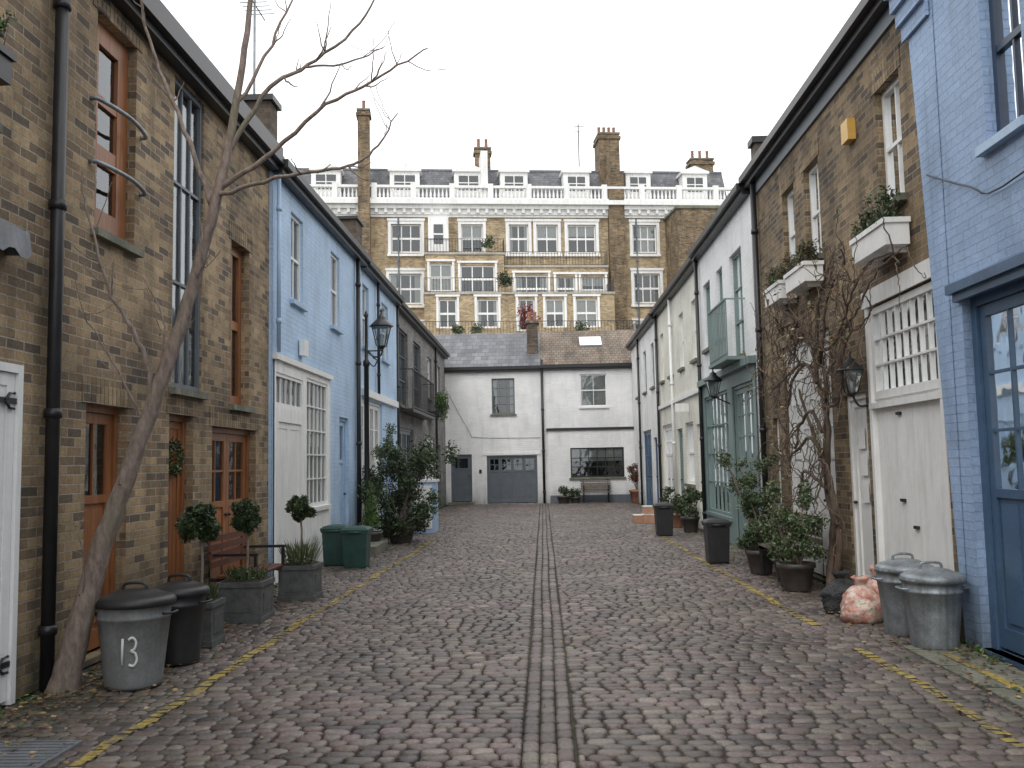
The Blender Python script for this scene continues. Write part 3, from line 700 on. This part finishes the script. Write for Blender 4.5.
r.face([F.p(X0,-1.7,21.5),F.p(X1,-1.7,21.5),F.p(X1,-8,22.2),F.p(X0,-8,22.2)],'slate')
F.box(r,X0,X1,-9.9,-1.72,19,21.45,'slate'); F.box(r,X0,X1,-1.8,-1.62,21.42,21.55,'lead')
for a,c_ in ((316,345),(394,424),(459,488),(506,534),(571,598),(636,662),(696,722)):
    u0,u1=wx(a,c_); d=b['dormers']
    F.box(d,u0,u1,-1.9,-.35,19.2,20.95,'wwall');F.box(d,u0-.12,u1+.12,-1.95,-.2,20.95,21.12,'wwall')
    m=(u0+u1)/2
    d.face([F.p(u0-.1,-.25,21.12),F.p(u1+.1,-.25,21.12),F.p(m,-.25,21.5)],'wwall')
    d.face([F.p(u0-.1,-.25,21.12),F.p(m,-.25,21.5),F.p(m,-1.9,21.5),F.p(u0-.1,-1.9,21.12)],'lead');d.face([F.p(u1+.1,-.25,21.12),F.p(m,-.25,21.5),F.p(m,-1.9,21.5),F.p(u1+.1,-1.9,21.12)],'lead')
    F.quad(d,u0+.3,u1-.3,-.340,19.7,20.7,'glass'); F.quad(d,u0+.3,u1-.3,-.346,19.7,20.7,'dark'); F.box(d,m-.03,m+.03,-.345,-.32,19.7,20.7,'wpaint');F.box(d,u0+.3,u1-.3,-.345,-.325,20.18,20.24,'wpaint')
def stack(u0,u1,n0,n1,z0,z1,k='brick3',pots=3):
    s=b['chimneys']; F.box(s,u0,u1,n0,n1,z0,z1,k);F.box(s,u0-.1,u1+.1,n0-.1,n1+.1,z1-.35,z1-.15,k);F.box(s,u0-.06,u1+.06,n0-.06,n1+.06,z1,z1+.12,'stone')
    for i in range(pots):
        q=F.p(u0+(u1-u0)*(i+.5)/pots,(n0+n1)/2,z1+.12); s.lathe(q,[(.14,0),(.11,.15),(.1,.6),(.13,.65)],'terra',10)
stack(-11.75,-11.0,.1,.9,8,24.6,'brick2',1)
stack(-4.0,-2.95,-2.6,-1.9,20,23.1,'brick2',2); F.box(b['party_wall'],-3.75,-3.3,-3,.3,19,22.2,'wwall')
stack(4.5,5.9,-3,-1.2,19,24.0,'brick2',4); F.box(b['party_wall'],4.7,5.75,-1.2,.5,10,20.6,'brick2'); F.box(b['party_wall'],4.9,5.6,-1.2,.2,20.6,22.3,'brick2')
stack(11.2,12.8,-3.2,-2.2,20,22.6,'brick2',3)
def ext(u0,u1,proj,h,wins,k='brick3',railc='black'):
    E=Fr((0,-proj,0),(1,0,0),(0,-1,0)); w=[(*wx(a,c),z0,z1) for a,c,z0,z1 in wins]
    wall(b,E,u0,u1,0,h,w,k,.15)
    for u in (u0,u1): b['walls'].face([E.p(u,0,0),E.p(u,0,h),E.p(u,-proj+.01,h),E.p(u,-proj+.01,0)],k)
    for o in w:
        window(b,E,*o,2 if o[1]-o[0]<1.8 else 3,2,'wpaint',.09,.07,sill=None,d=.15)
        t=b['window_surrounds']; a,c,d,e=o
        E.box(t,a-.15,a-.002,-.02,.06,d,e+.15,'wwall');E.box(t,c+.002,c+.15,-.02,.06,d,e+.15,'wwall');E.box(t,a-.2,c+.2,-.02,.1,e+.15,e+.28,'wwall')
    E.box(b['terrace_slabs'],u0-.05,u1+.05,-proj+.02,.08,h,h+.14,'slab'); rail(b['railings'],E,u0,u1,.0,h+.14,h+1.05,railc,.19,.022,nb=-proj+.1)
ext(-7.5,-2.4,1.2,15.0,[(433,455,12.6,14.4),(463,497,12.5,14.3)])
ext(-2.35,4.4,1.0,14.2,[(517,550,11.9,13.7),(558,577,12.0,13.6),(583,607,11.8,13.6)])
ext(-7.55,4.3,3.4,12.0,[(441,458,9.9,11.7),(477,497,9.9,11.7),(516,532,9.7,11.7),(542,560,9.9,11.7),(571,592,9.9,11.7)])
ext(-8.2,5.4,5.2,9.0,[])
E=Fr((0,-3,0),(1,0,0),(0,-1,0))
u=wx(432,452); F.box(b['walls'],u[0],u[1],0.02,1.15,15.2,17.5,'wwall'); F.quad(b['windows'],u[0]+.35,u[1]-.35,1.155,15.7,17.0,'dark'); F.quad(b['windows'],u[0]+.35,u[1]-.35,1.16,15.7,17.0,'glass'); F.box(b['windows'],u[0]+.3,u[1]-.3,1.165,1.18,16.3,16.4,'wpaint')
wall(b,E,8.6,13.0,0,17.6,[],'brick2'); b['walls'].face([E.p(8.6,0,0),E.p(8.6,0,17.6),E.p(8.6,-3,17.6),E.p(8.6,-3,0)],'brick2'); E.box(b['cornice'],8.5,13.1,-3.0,.1,17.6,17.75,'stone')
for u in (-9.2,6.6): pipe(b,F,u,0,17.7,n=.1,r=.06,k='dgrey')
pl=b['terrace_plants']
for (px,z,n_,k,s) in ((519,9.9,5.0,'lfr',.6),(517,10.6,5.0,'lfr',.5),(505,12.9,3.2,'lf2',.35),(450,9.5,5,'lf2',.3),(575,9.5,5,'lf2',.35),(470,9.5,5,'lf3',.3),(484,15.9,1.1,'lf2',.3),(498,13.0,3.2,'lf1',.4)):
    q=F.p((px-543)*.06,n_,z); pl.leaves([(q[0]+R.uniform(-.3,.3),q[1],q[2]+R.uniform(-.3,.3),s,s*.6,s) for _ in range(4)],260,.2,[k])
b['tv_aerial'].tube([F.p(3.3,-2.5,21),F.p(3.3,-2.5,25.2)],.04,'black',5)
for z in (24.6,25.0): b['tv_aerial'].tube([F.p(3.0,-2.5,z),F.p(3.7,-2.5,z)],.025,'black',5)
b.done()
b=Bld('tv_aerial',(-4.1,12.9,6.0)); mb=b['mast']; mb.tube([(-4.1,12.9,6.0),(-4.1,12.9,8.7)],.02,'galv',6)
for i in range(6): mb.tube([(-4.3,12.9-.3+.12*i,8.4),(-3.9,12.9-.3+.12*i,8.4)],.007,'galv',4)
mb.tube([(-4.1,12.5,8.4),(-4.1,13.4,8.4)],.01,'galv',5); b.done()

# ------------------------------------------------------------ bare tree
t=MB()
def br(pts,rad,jit=.0,twigs=0,tl=.4):
    P,rr=smooth_pts(pts,rad,6,jit); t.tube(P,rr,'bark',9 if rad[0]>.03 else 5)
    for _ in range(twigs):
        i=R.randrange(len(P)//3,len(P)-1); p=P[i]; d=(P[i+1]-P[i]).normalized()
        side=Vector((R.gauss(0,1),R.gauss(0,.6),R.gauss(.35,.8))).normalized()
        l=R.uniform(.35,1)*tl; e=(d*.6+side*.8).normalized(); r0=min(rr[i]*.6,.009)
        q=[p,p+e*l*.5+Vector((0,0,-.01)),p+e*l+Vector((0,0,l*.15))]
        a,c=smooth_pts(q,[r0,r0*.7,.0025],4,.006); t.tube(a,c,'bark',4)
br([(-3.54,6.75,-.03),(-3.47,6.75,.25),(-3.31,6.78,.93),(-3.12,6.82,1.55),(-2.93,6.86,2.13),(-2.66,6.9,3.0),(-2.47,6.9,3.75),(-2.36,6.95,4.4),(-2.27,7.0,5.2),(-2.2,7,6.2)],[.13,.092,.078,.066,.058,.048,.04,.03,.022,.012],.008)
br([(-2.47,6.9,3.75),(-2.1,6.85,3.97),(-1.6,6.8,4.36),(-1.18,6.8,4.57),(-.81,6.75,4.76)],[.026,.02,.014,.01,.005],.012,9)
br([(-2.5,6.9,3.7),(-1.95,6.7,3.76),(-1.45,6.6,3.8),(-1.2,6.6,3.92),(-1.02,6.6,4.2)],[.02,.016,.012,.009,.004],.012,8,.35)
br([(-2.41,6.93,4.05),(-2.1,7.0,4.6),(-1.82,7.1,4.82),(-1.42,7.2,5.2),(-1.2,7.2,5.6)],[.024,.018,.014,.01,.005],.012,9)
br([(-2.36,6.95,4.4),(-2.12,7.1,5.0),(-1.95,7.2,5.5)],[.018,.012,.006],.01,4)
br([(-1.85,7.1,4.8),(-1.5,7.1,4.82),(-1.2,7.1,4.95)],[.011,.008,.004],.01,4)
br([(-2.52,6.9,3.62),(-2.76,6.95,4.25),(-2.96,7.0,4.7),(-3.12,7.0,5.2),(-3.2,7,5.8)],[.024,.019,.015,.012,.008],.01,5)
br([(-2.94,6.86,2.1),(-3.03,6.85,2.5),(-3.28,6.8,3.0),(-3.46,6.8,3.6),(-3.5,6.8,3.9)],[.024,.019,.014,.009,.004],.012,7)
br([(-3.0,6.85,1.95),(-3.2,6.75,2.4),(-3.4,6.6,2.8)],[.012,.008,.004],.01,5)
br([(-2.93,6.86,2.15),(-2.9,6.95,2.7),(-3.1,7.0,3.1)],[.012,.008,.004],.01,4)
br([(-2.66,6.9,3.0),(-2.55,6.8,3.2),(-2.58,6.8,3.5)],[.01,.007,.004],.01,2)
br([(-3.4,6.75,.6),(-3.33,6.6,1.0),(-3.38,6.55,1.25)],[.01,.007,.003],.01,3,.2)
for z,x in ((1.5,-3.13),(2.6,-2.79),(.7,-3.37)): t.leaves([(x,6.7,z,.05,.04,.05)],3,.03,['lfb'])
t.obj('bare_tree',origin=(-3.5,6.75,0),uv=False)
# ------------------------------------------------------------ wisteria vine (right)
t=MB(); X=3.46
def vb(pts,rad,jit=.01): P,rr=smooth_pts(pts,rad,6,jit); t.tube(P,rr,'vine',7 if rad[0]>.02 else 4); return P,rr
def wv(y,z,o=0): return (X-o-R.uniform(0,.06),y,z)
vb([wv(11.05,-.03,.1),wv(11.15,.5,.05),wv(11.0,1.0),wv(11.3,1.6),wv(11.15,2.3),wv(11.35,2.9)],[.06,.045,.04,.036,.032,.025])
vb([wv(11.15,-.03,.08),wv(11.0,.6),wv(11.3,1.2),wv(11.1,1.9),wv(11.5,2.5),wv(11.6,3.0)],[.045,.038,.034,.03,.026,.02])
vb([wv(10.98,.8),wv(11.4,1.4),wv(11.9,2.0),wv(12.4,2.5)],[.026,.024,.022,.015])
mains=[]
for (y0,z0,y1,z1) in ((11.1,2.3,9.2,2.95),(11.2,2.9,9.7,3.5),(11.2,2.9,12.6,3.1),(11.4,2.5,13.6,2.5),(11.6,3.0,13.9,3.4),(11.3,2.8,10.3,3.9),(11.3,1.9,12.8,2.0),(11.1,2.4,10.1,2.4),(11.2,2.9,8.8,3.45),(11.3,1.6,13.4,1.7),(11.4,2.9,12.2,3.6),(11.3,2.9,8.6,3.3),(11.4,2.7,14.3,2.9),(11.2,1.2,12.6,1.2),(11.3,3.,13.2,3.7),(11.3,1.7,10.6,1.0)):
    pts=[]
    for i in range(7):
        s=i/6; pts.append(wv(y0+(y1-y0)*s+R.uniform(-.12,.12)*(i>0),z0+(z1-z0)*s+.2*math.sin(s*6+y1)*(i>0)+R.uniform(-.1,.1)*(i>0),.04+.1*math.sin(s*3)))
    mains.append(vb(pts,[.024,.021,.019,.016,.013,.01,.006]))
for P,rr in mains:
    for _ in range(15):
        i=R.randrange(1,len(P)); p=P[i].copy(); q=[tuple(p)]; a=R.uniform(0,6.28)
        for k in range(5):
            a+=R.uniform(-.8,.8); s=R.uniform(.08,.19); p=p+Vector((-.03+R.uniform(-.05,.045),math.cos(a)*s,math.sin(a)*s-.01)); p.x=min(p.x,X); q.append(tuple(p))
        vb(q,[.009,.007,.006,.005,.004,.003],.008)
        if R.random()<.35: t.leaves([(p.x,p.y,p.z,.06,.06,.06)],4,.06,['lfy','lfb','lf3'])
t.obj('climbing_vine',origin=(3.46,11.1,0),uv=False)

# ------------------------------------------------------------ bins etc.
def bin_(name,x,y,h,r,k,text=False,ribs=0,lidk=None):
    t=MB(); c=(x,y,0); r0=r*.80
    rf=(lambda a,z:1+.009*math.sin(a*ribs) if .06<z<h-.08 else 1) if ribs else None
    hh=h*.86
    prof=[(r0*.96,0.0),(r0,.02),(r0*1.0,.06),(r0+(r-r0)*.5,hh*.5),(r*.985,hh*.80),(r*1.02,hh*.81),(r*1.02,hh*.84),(r*.99,hh*.85),(r,hh*.97),(r*1.06,hh*.975),(r*1.06,hh)]
    t.lathe(c,prof,k,108 if ribs else 32,rf)
    lk=lidk or k
    t.lathe((x+.01,y,hh+.002),[(r*1.09,-.03),(r*1.1,.0),(r*1.07,.02),(r*.9,.045),(r*.86,.04),(r*.6,.07),(r*.25,.085),(r*.05,.09)],lk,32)
    t.tube(*smooth_pts([(x-.09,y,hh+.07),(x-.07,y,hh+.125),(x+.07,y,hh+.125),(x+.09,y,hh+.07)],[.012]*4),lk,7)
    for s in (-1,1):
        yy=y; xx=x+s*r*1.02
        t.tube(*smooth_pts([(xx-s*.02,yy-.08,hh*.86),(xx+s*.035,yy-.06,hh*.86),(xx+s*.035,yy+.06,hh*.86),(xx-s*.02,yy+.08,hh*.86)],[.010]*4),lk,7)
    if text:
        def P(u,z):
            a=math.radians(-72)+u; rr=r0+(r-r0)*(z/(hh*.8))+.001; return (x+rr*math.cos(a),y+rr*math.sin(a),z)
        t.tube([P(-.24,.19),P(-.23,.28),P(-.21,.38)],.010,'paintw',5)
        pts=[(-.05,.37),(.06,.385),(.16,.35),(.11,.30),(.02,.29),(.14,.27),(.19,.22),(.1,.18),(-.05,.19)]
        t.tube(*smooth_pts([P(u,z) for u,z in pts],[.010]*len(pts)),'paintw',5)
    t.obj(name,origin=c,uv=False)
bin_('dustbin',-3.10,6.95,.72,.262,'pgrey',text=True,lidk='pblack')
bin_('dustbin',-3.06,7.70,.68,.215,'pblack')
bin_('dustbin',3.235,7.95,.66,.235,'galv',ribs=24)
bin_('dustbin',3.215,8.50,.68,.23,'galv',ribs=24)
def sqbin(x,y,h,w,k):
    t=MB()
    t.lathe((x,y,0),[(w*.56,.0),(w*.6,.03),(w*.68,h*.82),(w*.74,h*.83),(w*.74,h*.87),(w*.77,h*.88),(w*.77,h*.92),(w*.6,h*.97),(w*.2,h)],k,4,rot=math.pi/4)
    t.tube([(x-.1,y-w*.56,h*.86),(x+.1,y-w*.56,h*.86)],.015,k,6)
    t.obj('dustbin',origin=(x,y,0),uv=False)
sqbin(-3.36,14.9,.66,.40,'pgreen'); sqbin(-2.95,14.5,.66,.40,'pgreen')
sqbin(2.66,14.5,.68,.36,'pblack'); sqbin(2.52,19.7,.7,.38,'pblack')
def bag(name,x,y,r,h,k,amp=.22):
    t=MB(); n=44; o=R.uniform(0,50); pr=[]
    for i in range(24):
        s=i/23; rad=r*(max(0,math.sin(math.pi*min(1,.26+s*.86)))**.6) if s<.8 else r*.18+r*1.1*(s-.8)
        pr.append((max(rad,r*.16),s*h))
    def rf(a,z):
        q=Vector((math.cos(a)*r*6,math.sin(a)*r*6,z*7+o)); return 1+mn.noise(q)*amp+abs(mn.noise(q*2.3))*amp*.6-abs(mn.noise(q*5))*amp*.3
    t.lathe((x,y,0),pr,k,n,rf)
    for s in (-1,1):
        t.face([(x,y,h*.86),(x+s*.03,y,h*.88),(x+s*.10,y-.02,h*1.02),(x+s*.04,y+.02,h*1.06)],k)
    t.obj(name,origin=(x,y,0),uv=False)
bag('carrier_bag',3.06,9.2,.20,.42,'pbag',.3); bag('carrier_bag',3.27,9.3,.18,.50,'pbag',.3); bag('rubbish_bag',3.06,9.8,.21,.40,'bag',.3)
def planter(x,y,w,h,name='bay_tree_planter',ball=None,under=('lf3',.2),k='pot'):
    t=MB()
    t.box(x-w/2,x+w/2,y-w/2,y+w/2,.02,h-.04,k);t.box(x-w/2-.015,x+w/2+.015,y-w/2-.015,y+w/2+.015,h-.05,h,k);t.box(x-w/2-.012,x+w/2+.012,y-w/2-.012,y+w/2+.012,0,.06,k)
    for s in (-1,1):
        t.box(x-w*.3,x+w*.3,y+s*(w/2+.0)-.006,y+s*(w/2)+.006,h*.28,h*.72,k); t.box(x+s*w/2-.006,x+s*w/2+.006,y-w*.3,y+w*.3,h*.28,h*.72,k)
    t.box(x-w/2+.02,x+w/2-.02,y-w/2+.02,y+w/2-.02,h,h+.008,'soil')
    if ball:
        z,r=ball; P,rr=smooth_pts([(x,y,h),(x+.015,y,(h+z)/2),(x,y,z)],[.016,.013,.012],5,.003); t.tube(P,rr,'bark',7)
        t.leaves([(x,y,z,r*.7,r*.7,r*.7)],900,.06,['lf1'],.1)
        bl=[]
        for _ in range(22):
            d=Vector((R.gauss(0,1),R.gauss(0,1),R.gauss(0,.9))).normalized()*r*R.uniform(.55,.88); q=r*R.uniform(.2,.38); bl.append((x+d.x,y+d.y,z+d.z,q,q,q))
        t.leaves(bl,2600,.052,['lf1','lf1','lf2'],.3)
    if under:
        for _ in range(170):
            a=R.uniform(0,6.28); q=R.uniform(0,w*.45); l=under[1]*R.uniform(.5,1.2); o=R.uniform(.1,.55)*l
            p=(x+math.cos(a)*q,y+math.sin(a)*q,h); e=(p[0]+math.cos(a)*o,p[1]+math.sin(a)*o,h+l)
            dx=.008; t.face([p,(e[0]*.5+p[0]*.5+dx,e[1]*.5+p[1]*.5,h+l*.6),e,(e[0]*.5+p[0]*.5-dx,e[1]*.5+p[1]*.5+dx,h+l*.55)],R.choice([under[0],'lf2','lf3']))
        t.leaves([(x,y,h+.05,w*.5,w*.5,.1)],350,.045,[under[0],'lf2','lf1'])
    t.obj(name,origin=(x,y,0),uv=False)
planter(-3.16,8.45,.32,.40,ball=(1.10,.22),under=('lf2',.15))
planter(-3.16,9.75,.45,.42,ball=(1.10,.18),under=('lf2',.14))
planter(-2.98,11.25,.42,.42,ball=(1.09,.175),under=('lf3',.28))
def potted(name,x,y,r,h,k,blobs,n,size,ks,stems=6):
    t=MB(); t.lathe((x,y,0),[(r*.68,0),(r*.72,.02),(r*.95,h*.8),(r*1.05,h*.82),(r*1.05,h*.98),(r*.9,h*.98),(r*.88,h*.9)],k,24)
    for i in range(stems):
        bl=R.choice(blobs); t.tube(*smooth_pts([(x+R.uniform(-.05,.05),y+R.uniform(-.05,.05),h*.9),((x+bl[0])/2+R.uniform(-.05,.05),(y+bl[1])/2,(h+bl[2])/2),bl[:3]],[.014,.01,.005],4,.008),'bark',5)
    t.leaves(blobs,n,size,ks,.3); t.obj(name,origin=(x,y,0),uv=False)
def cloud(x,y,z,rx,rz,c,s): return [(x+R.gauss(0,rx*.5),y+R.gauss(0,rx*.5),z+R.uniform(-1,1)*rz,s*R.uniform(.6,1.3),s*R.uniform(.6,1.3),s*R.uniform(.6,1.3)) for _ in range(c)]
potted('large_evergreen_shrub',-2.95,19.0,.3,.35,'potdk',cloud(-2.95,19,1.12,.8,.85,44,.26),10500,.085,['lf1','lf1','lf2'],16)
potted('conifer_shrub',-3.3,17.6,.2,.35,'potdk',[(-3.3,17.6,.5+.11*i,.22*(1-i/9),.22*(1-i/9),.12) for i in range(8)],2200,.05,['lf4','lf2'])
potted('wall_shrub',-3.45,20.6,.22,.4,'potdk',cloud(-3.45,20.6,1.9,.35,.5,9,.2),1500,.08,['lf3','lf2'],5)
potted('potted_shrub',3.02,11.35,.22,.34,'potdk',cloud(3.02,11.35,.82,.42,.4,26,.13),4200,.055,['lf2','lf1','lf3','lf2'],16)
potted('potted_shrub',2.98,13.0,.2,.34,'potdk',cloud(2.98,13.0,.75,.3,.35,14,.13),2400,.06,['lf2','lf1'],8)
potted('potted_shrub',3.15,13.9,.2,.36,'potdk',cloud(3.15,13.9,1.1,.32,.55,18,.14),2600,.06,['lf1','lf3','lf2'],10)
potted('potted_shrub',3.15,12.3,.17,.3,'potdk',cloud(3.15,12.3,.7,.3,.3,9,.12),1600,.06,['lf3','lf2'],8)
potted('potted_shrub',3.2,20.5,.2,.35,'potdk',cloud(3.2,20.5,.65,.28,.25,9,.16),1300,.08,['lf1','lf2'],6)
potted('potted_shrub',3.1,22.0,.2,.35,'terra',cloud(3.1,22,.65,.25,.25,9,.16),1200,.08,['lf1','lf2'],6)
potted('red_potted_shrub',3.5,35.0,.28,.5,'terra',cloud(3.5,35.0,1.1,.28,.3,12,.18),1500,.09,['lfr','lf1','lfb'],6)
potted('potted_shrub',.75,35.3,.25,.3,'potdk',cloud(.75,35.3,.5,.3,.15,6,.16),700,.09,['lf1'],4)
potted('potted_shrub',1.2,35.35,.2,.25,'potdk',cloud(1.2,35.35,.38,.2,.1,5,.14),500,.09,['lf1'],4)
def bench(name,x,y,L_,axis,k,h=.44,face=1):
    t=MB()
    def bx(a0,a1,d0,d1,z0,z1,kk):
        if axis=='y': t.box(x+face*d0,x+face*d1,y+a0,y+a1,z0,z1,kk)
        else: t.box(x+a0,x+a1,y+face*d0,y+face*d1,z0,z1,kk)
    for i in range(5): bx(-L_/2,L_/2,.08+i*.085,.15+i*.085,h-.025,h,k)
    for i in range(4): bx(-L_/2,L_/2,.0-.02*i*.5,.025-.02*i*.5,h+.08+i*.09,h+.145+i*.09,k)
    for s in (-L_/2+.08,L_/2-.12):
        bx(s,s+.04,.45,.49,0,h-.026,'black'); bx(s,s+.04,-.035,.005-.04,0,h+.45,'black'); bx(s,s+.04,-.03,.49,h-.07,h-.03,'black'); bx(s,s+.05,-.03,.50,h+.2,h+.23,'black'); bx(s,s+.04,.46,.49,h,h+.2,'black')
    t.obj(name,origin=(x,y,0),uv=False)
bench('garden_bench',-3.62,10.55,1.25,'y','woodr',face=1)
bench('garden_bench',2.0,35.7,1.15,'x','woodg',face=-1)
bench('garden_bench',3.4,12.2,1.3,'y','woodg',face=-1)
t=MB()
for (x,y,z,w,h) in ((2.75,23.9,0,.45,.22),(2.45,24.1,0,.3,.2),(2.75,23.95,.225,.42,.2)):
    t.box(x-w/2,x+w/2,y-.2,y+.2,z,z+h-.02,'card'); t.box(x-w/2-.01,x+w/2+.01,y-.21,y+.21,z+h-.02,z+h,'wpaint')
t.obj('stacked_boxes',origin=(2.7,24,0))
t=MB(); t.box(-3.68,-3.0,16.4,17.7,0,.16,'stone'); t.box(-3.68,-3.3,16.5,17.6,.16,.30,'stone'); t.obj('stone_step',origin=(-3.4,17,0))
t=MB(); t.box(-3.15,-2.55,21.6,22.3,0,1.18,'blued'); t.box(-3.18,-2.52,21.57,22.33,1.18,1.24,'wpaint'); t.box(-3.08,-2.62,21.58,21.6,.1,.56,'wpaint'); t.box(-3.08,-2.62,21.58,21.6,.64,1.1,'wpaint'); t.obj('painted_cabinet',origin=(-2.85,22,0))
b=Bld('street_lamp',(-3.55,18.5,0)); mb=b['post']
mb.lathe((-3.55,18.5,0),[(.09,0),(.09,.3),(.055,.4),(.05,3.6),(.07,3.62),(.07,3.7),(.035,3.75),(.03,4.6),(.05,4.65),(.01,4.75)],'black',12)
mb=b['bracket']
mb.tube(*smooth_pts([(-3.55,18.5,3.95),(-3.4,18.5,3.8),(-3.25,18.5,3.83),(-3.22,18.5,3.98)],[.018]*4),'black',6)
mb.tube([(-3.55,18.5,3.92),(-3.22,18.5,3.92)],.014,'black',6)
mb.tube(*smooth_pts([(-3.5,18.5,3.7),(-3.4,18.5,3.6),(-3.33,18.5,3.72),(-3.42,18.5,3.78)],[.012]*4),'black',6)
lantern(b['lantern'],(-3.24,18.5,4.0),.98); b.done()
# leaf litter
t=MB()
for _ in range(4200):
    s=R.random()
    if s<.5: x=-3.65+abs(R.gauss(0,.42)); y=R.uniform(4,12)
    elif s<.75: x=3.48-abs(R.gauss(0,.3)); y=R.uniform(5,16)
    elif s<.97: x=R.choice([-1,1])*(3.5-abs(R.gauss(0,.5))); y=R.uniform(5,34)
    else: x=R.uniform(-2.5,2.5); y=R.uniform(4,20)
    a=R.uniform(0,6.28); l=R.uniform(.012,.034); z=.02
    dx,dy=math.cos(a)*l,math.sin(a)*l
    t.face([(x-dx,y-dy,z),(x+dy*.5,y-dx*.5,z+R.uniform(0,.012)),(x+dx,y+dy,z+R.uniform(0,.008)),(x-dy*.5,y+dx*.5,z)],R.choice(['lfb','lfy','lfb','lf2']))
t.obj('fallen_leaves',uv=False)
t=MB()
for _ in range(300):
    sd=R.choice([-3.66,3.47]); y=R.uniform(5.5,30); s=R.uniform(.02,.06)
    t.leaves([(sd+(-1 if sd>0 else 1)*R.uniform(0,.06),y,s*.6,s,s,s*.8)],16,.035,['lf2','lf4','lf1'])
t.obj('wall_base_weeds',uv=False)

# ------------------------------------------------------------ camera, light
cam=bpy.data.cameras.new('camera'); co=bpy.data.objects.new('camera',cam); scene.collection.objects.link(co)
cam.sensor_width=36; cam.lens=920/1024*36; cam.clip_end=1000; cam.clip_start=.05
mw=Matrix.Rotation(math.radians(1.84),4,'Z')@Matrix.Rotation(math.radians(90+4.88),4,'X')@Matrix.Rotation(math.radians(-1.1),4,'Z')
mw.translation=Vector((0,0,1.6)); co.matrix_world=mw; scene.camera=co
w=bpy.data.worlds.new('World'); scene.world=w; w.use_nodes=True; nt=w.node_tree; bg=nt.nodes['Background']
sk=nt.nodes.new('ShaderNodeTexSky'); sk.sky_type='NISHITA'; sk.sun_disc=False; sk.sun_elevation=math.radians(48); sk.sun_rotation=math.radians(200)
bw=nt.nodes.new('ShaderNodeRGBToBW'); nt.links.new(sk.outputs[0],bw.inputs[0])
mx=nt.nodes.new('ShaderNodeMix'); mx.data_type='RGBA'; mx.inputs[0].default_value=.85; nt.links.new(bw.outputs[0],mx.inputs[6]); mx.inputs[7].default_value=(12.0,12.1,12.3,1)
nt.links.new(mx.outputs[2],bg.inputs[0]); bg.inputs[1].default_value=.15
sd=bpy.data.lights.new('sun','SUN'); sd.energy=.9; sd.angle=math.radians(25); sd.color=(1,.97,.93); so=bpy.data.objects.new('sun',sd); scene.collection.objects.link(so)
so.rotation_euler=(math.radians(42),0,math.radians(-20))
scene.view_settings.view_transform='Standard'; scene.view_settings.look='None'; scene.view_settings.exposure=0
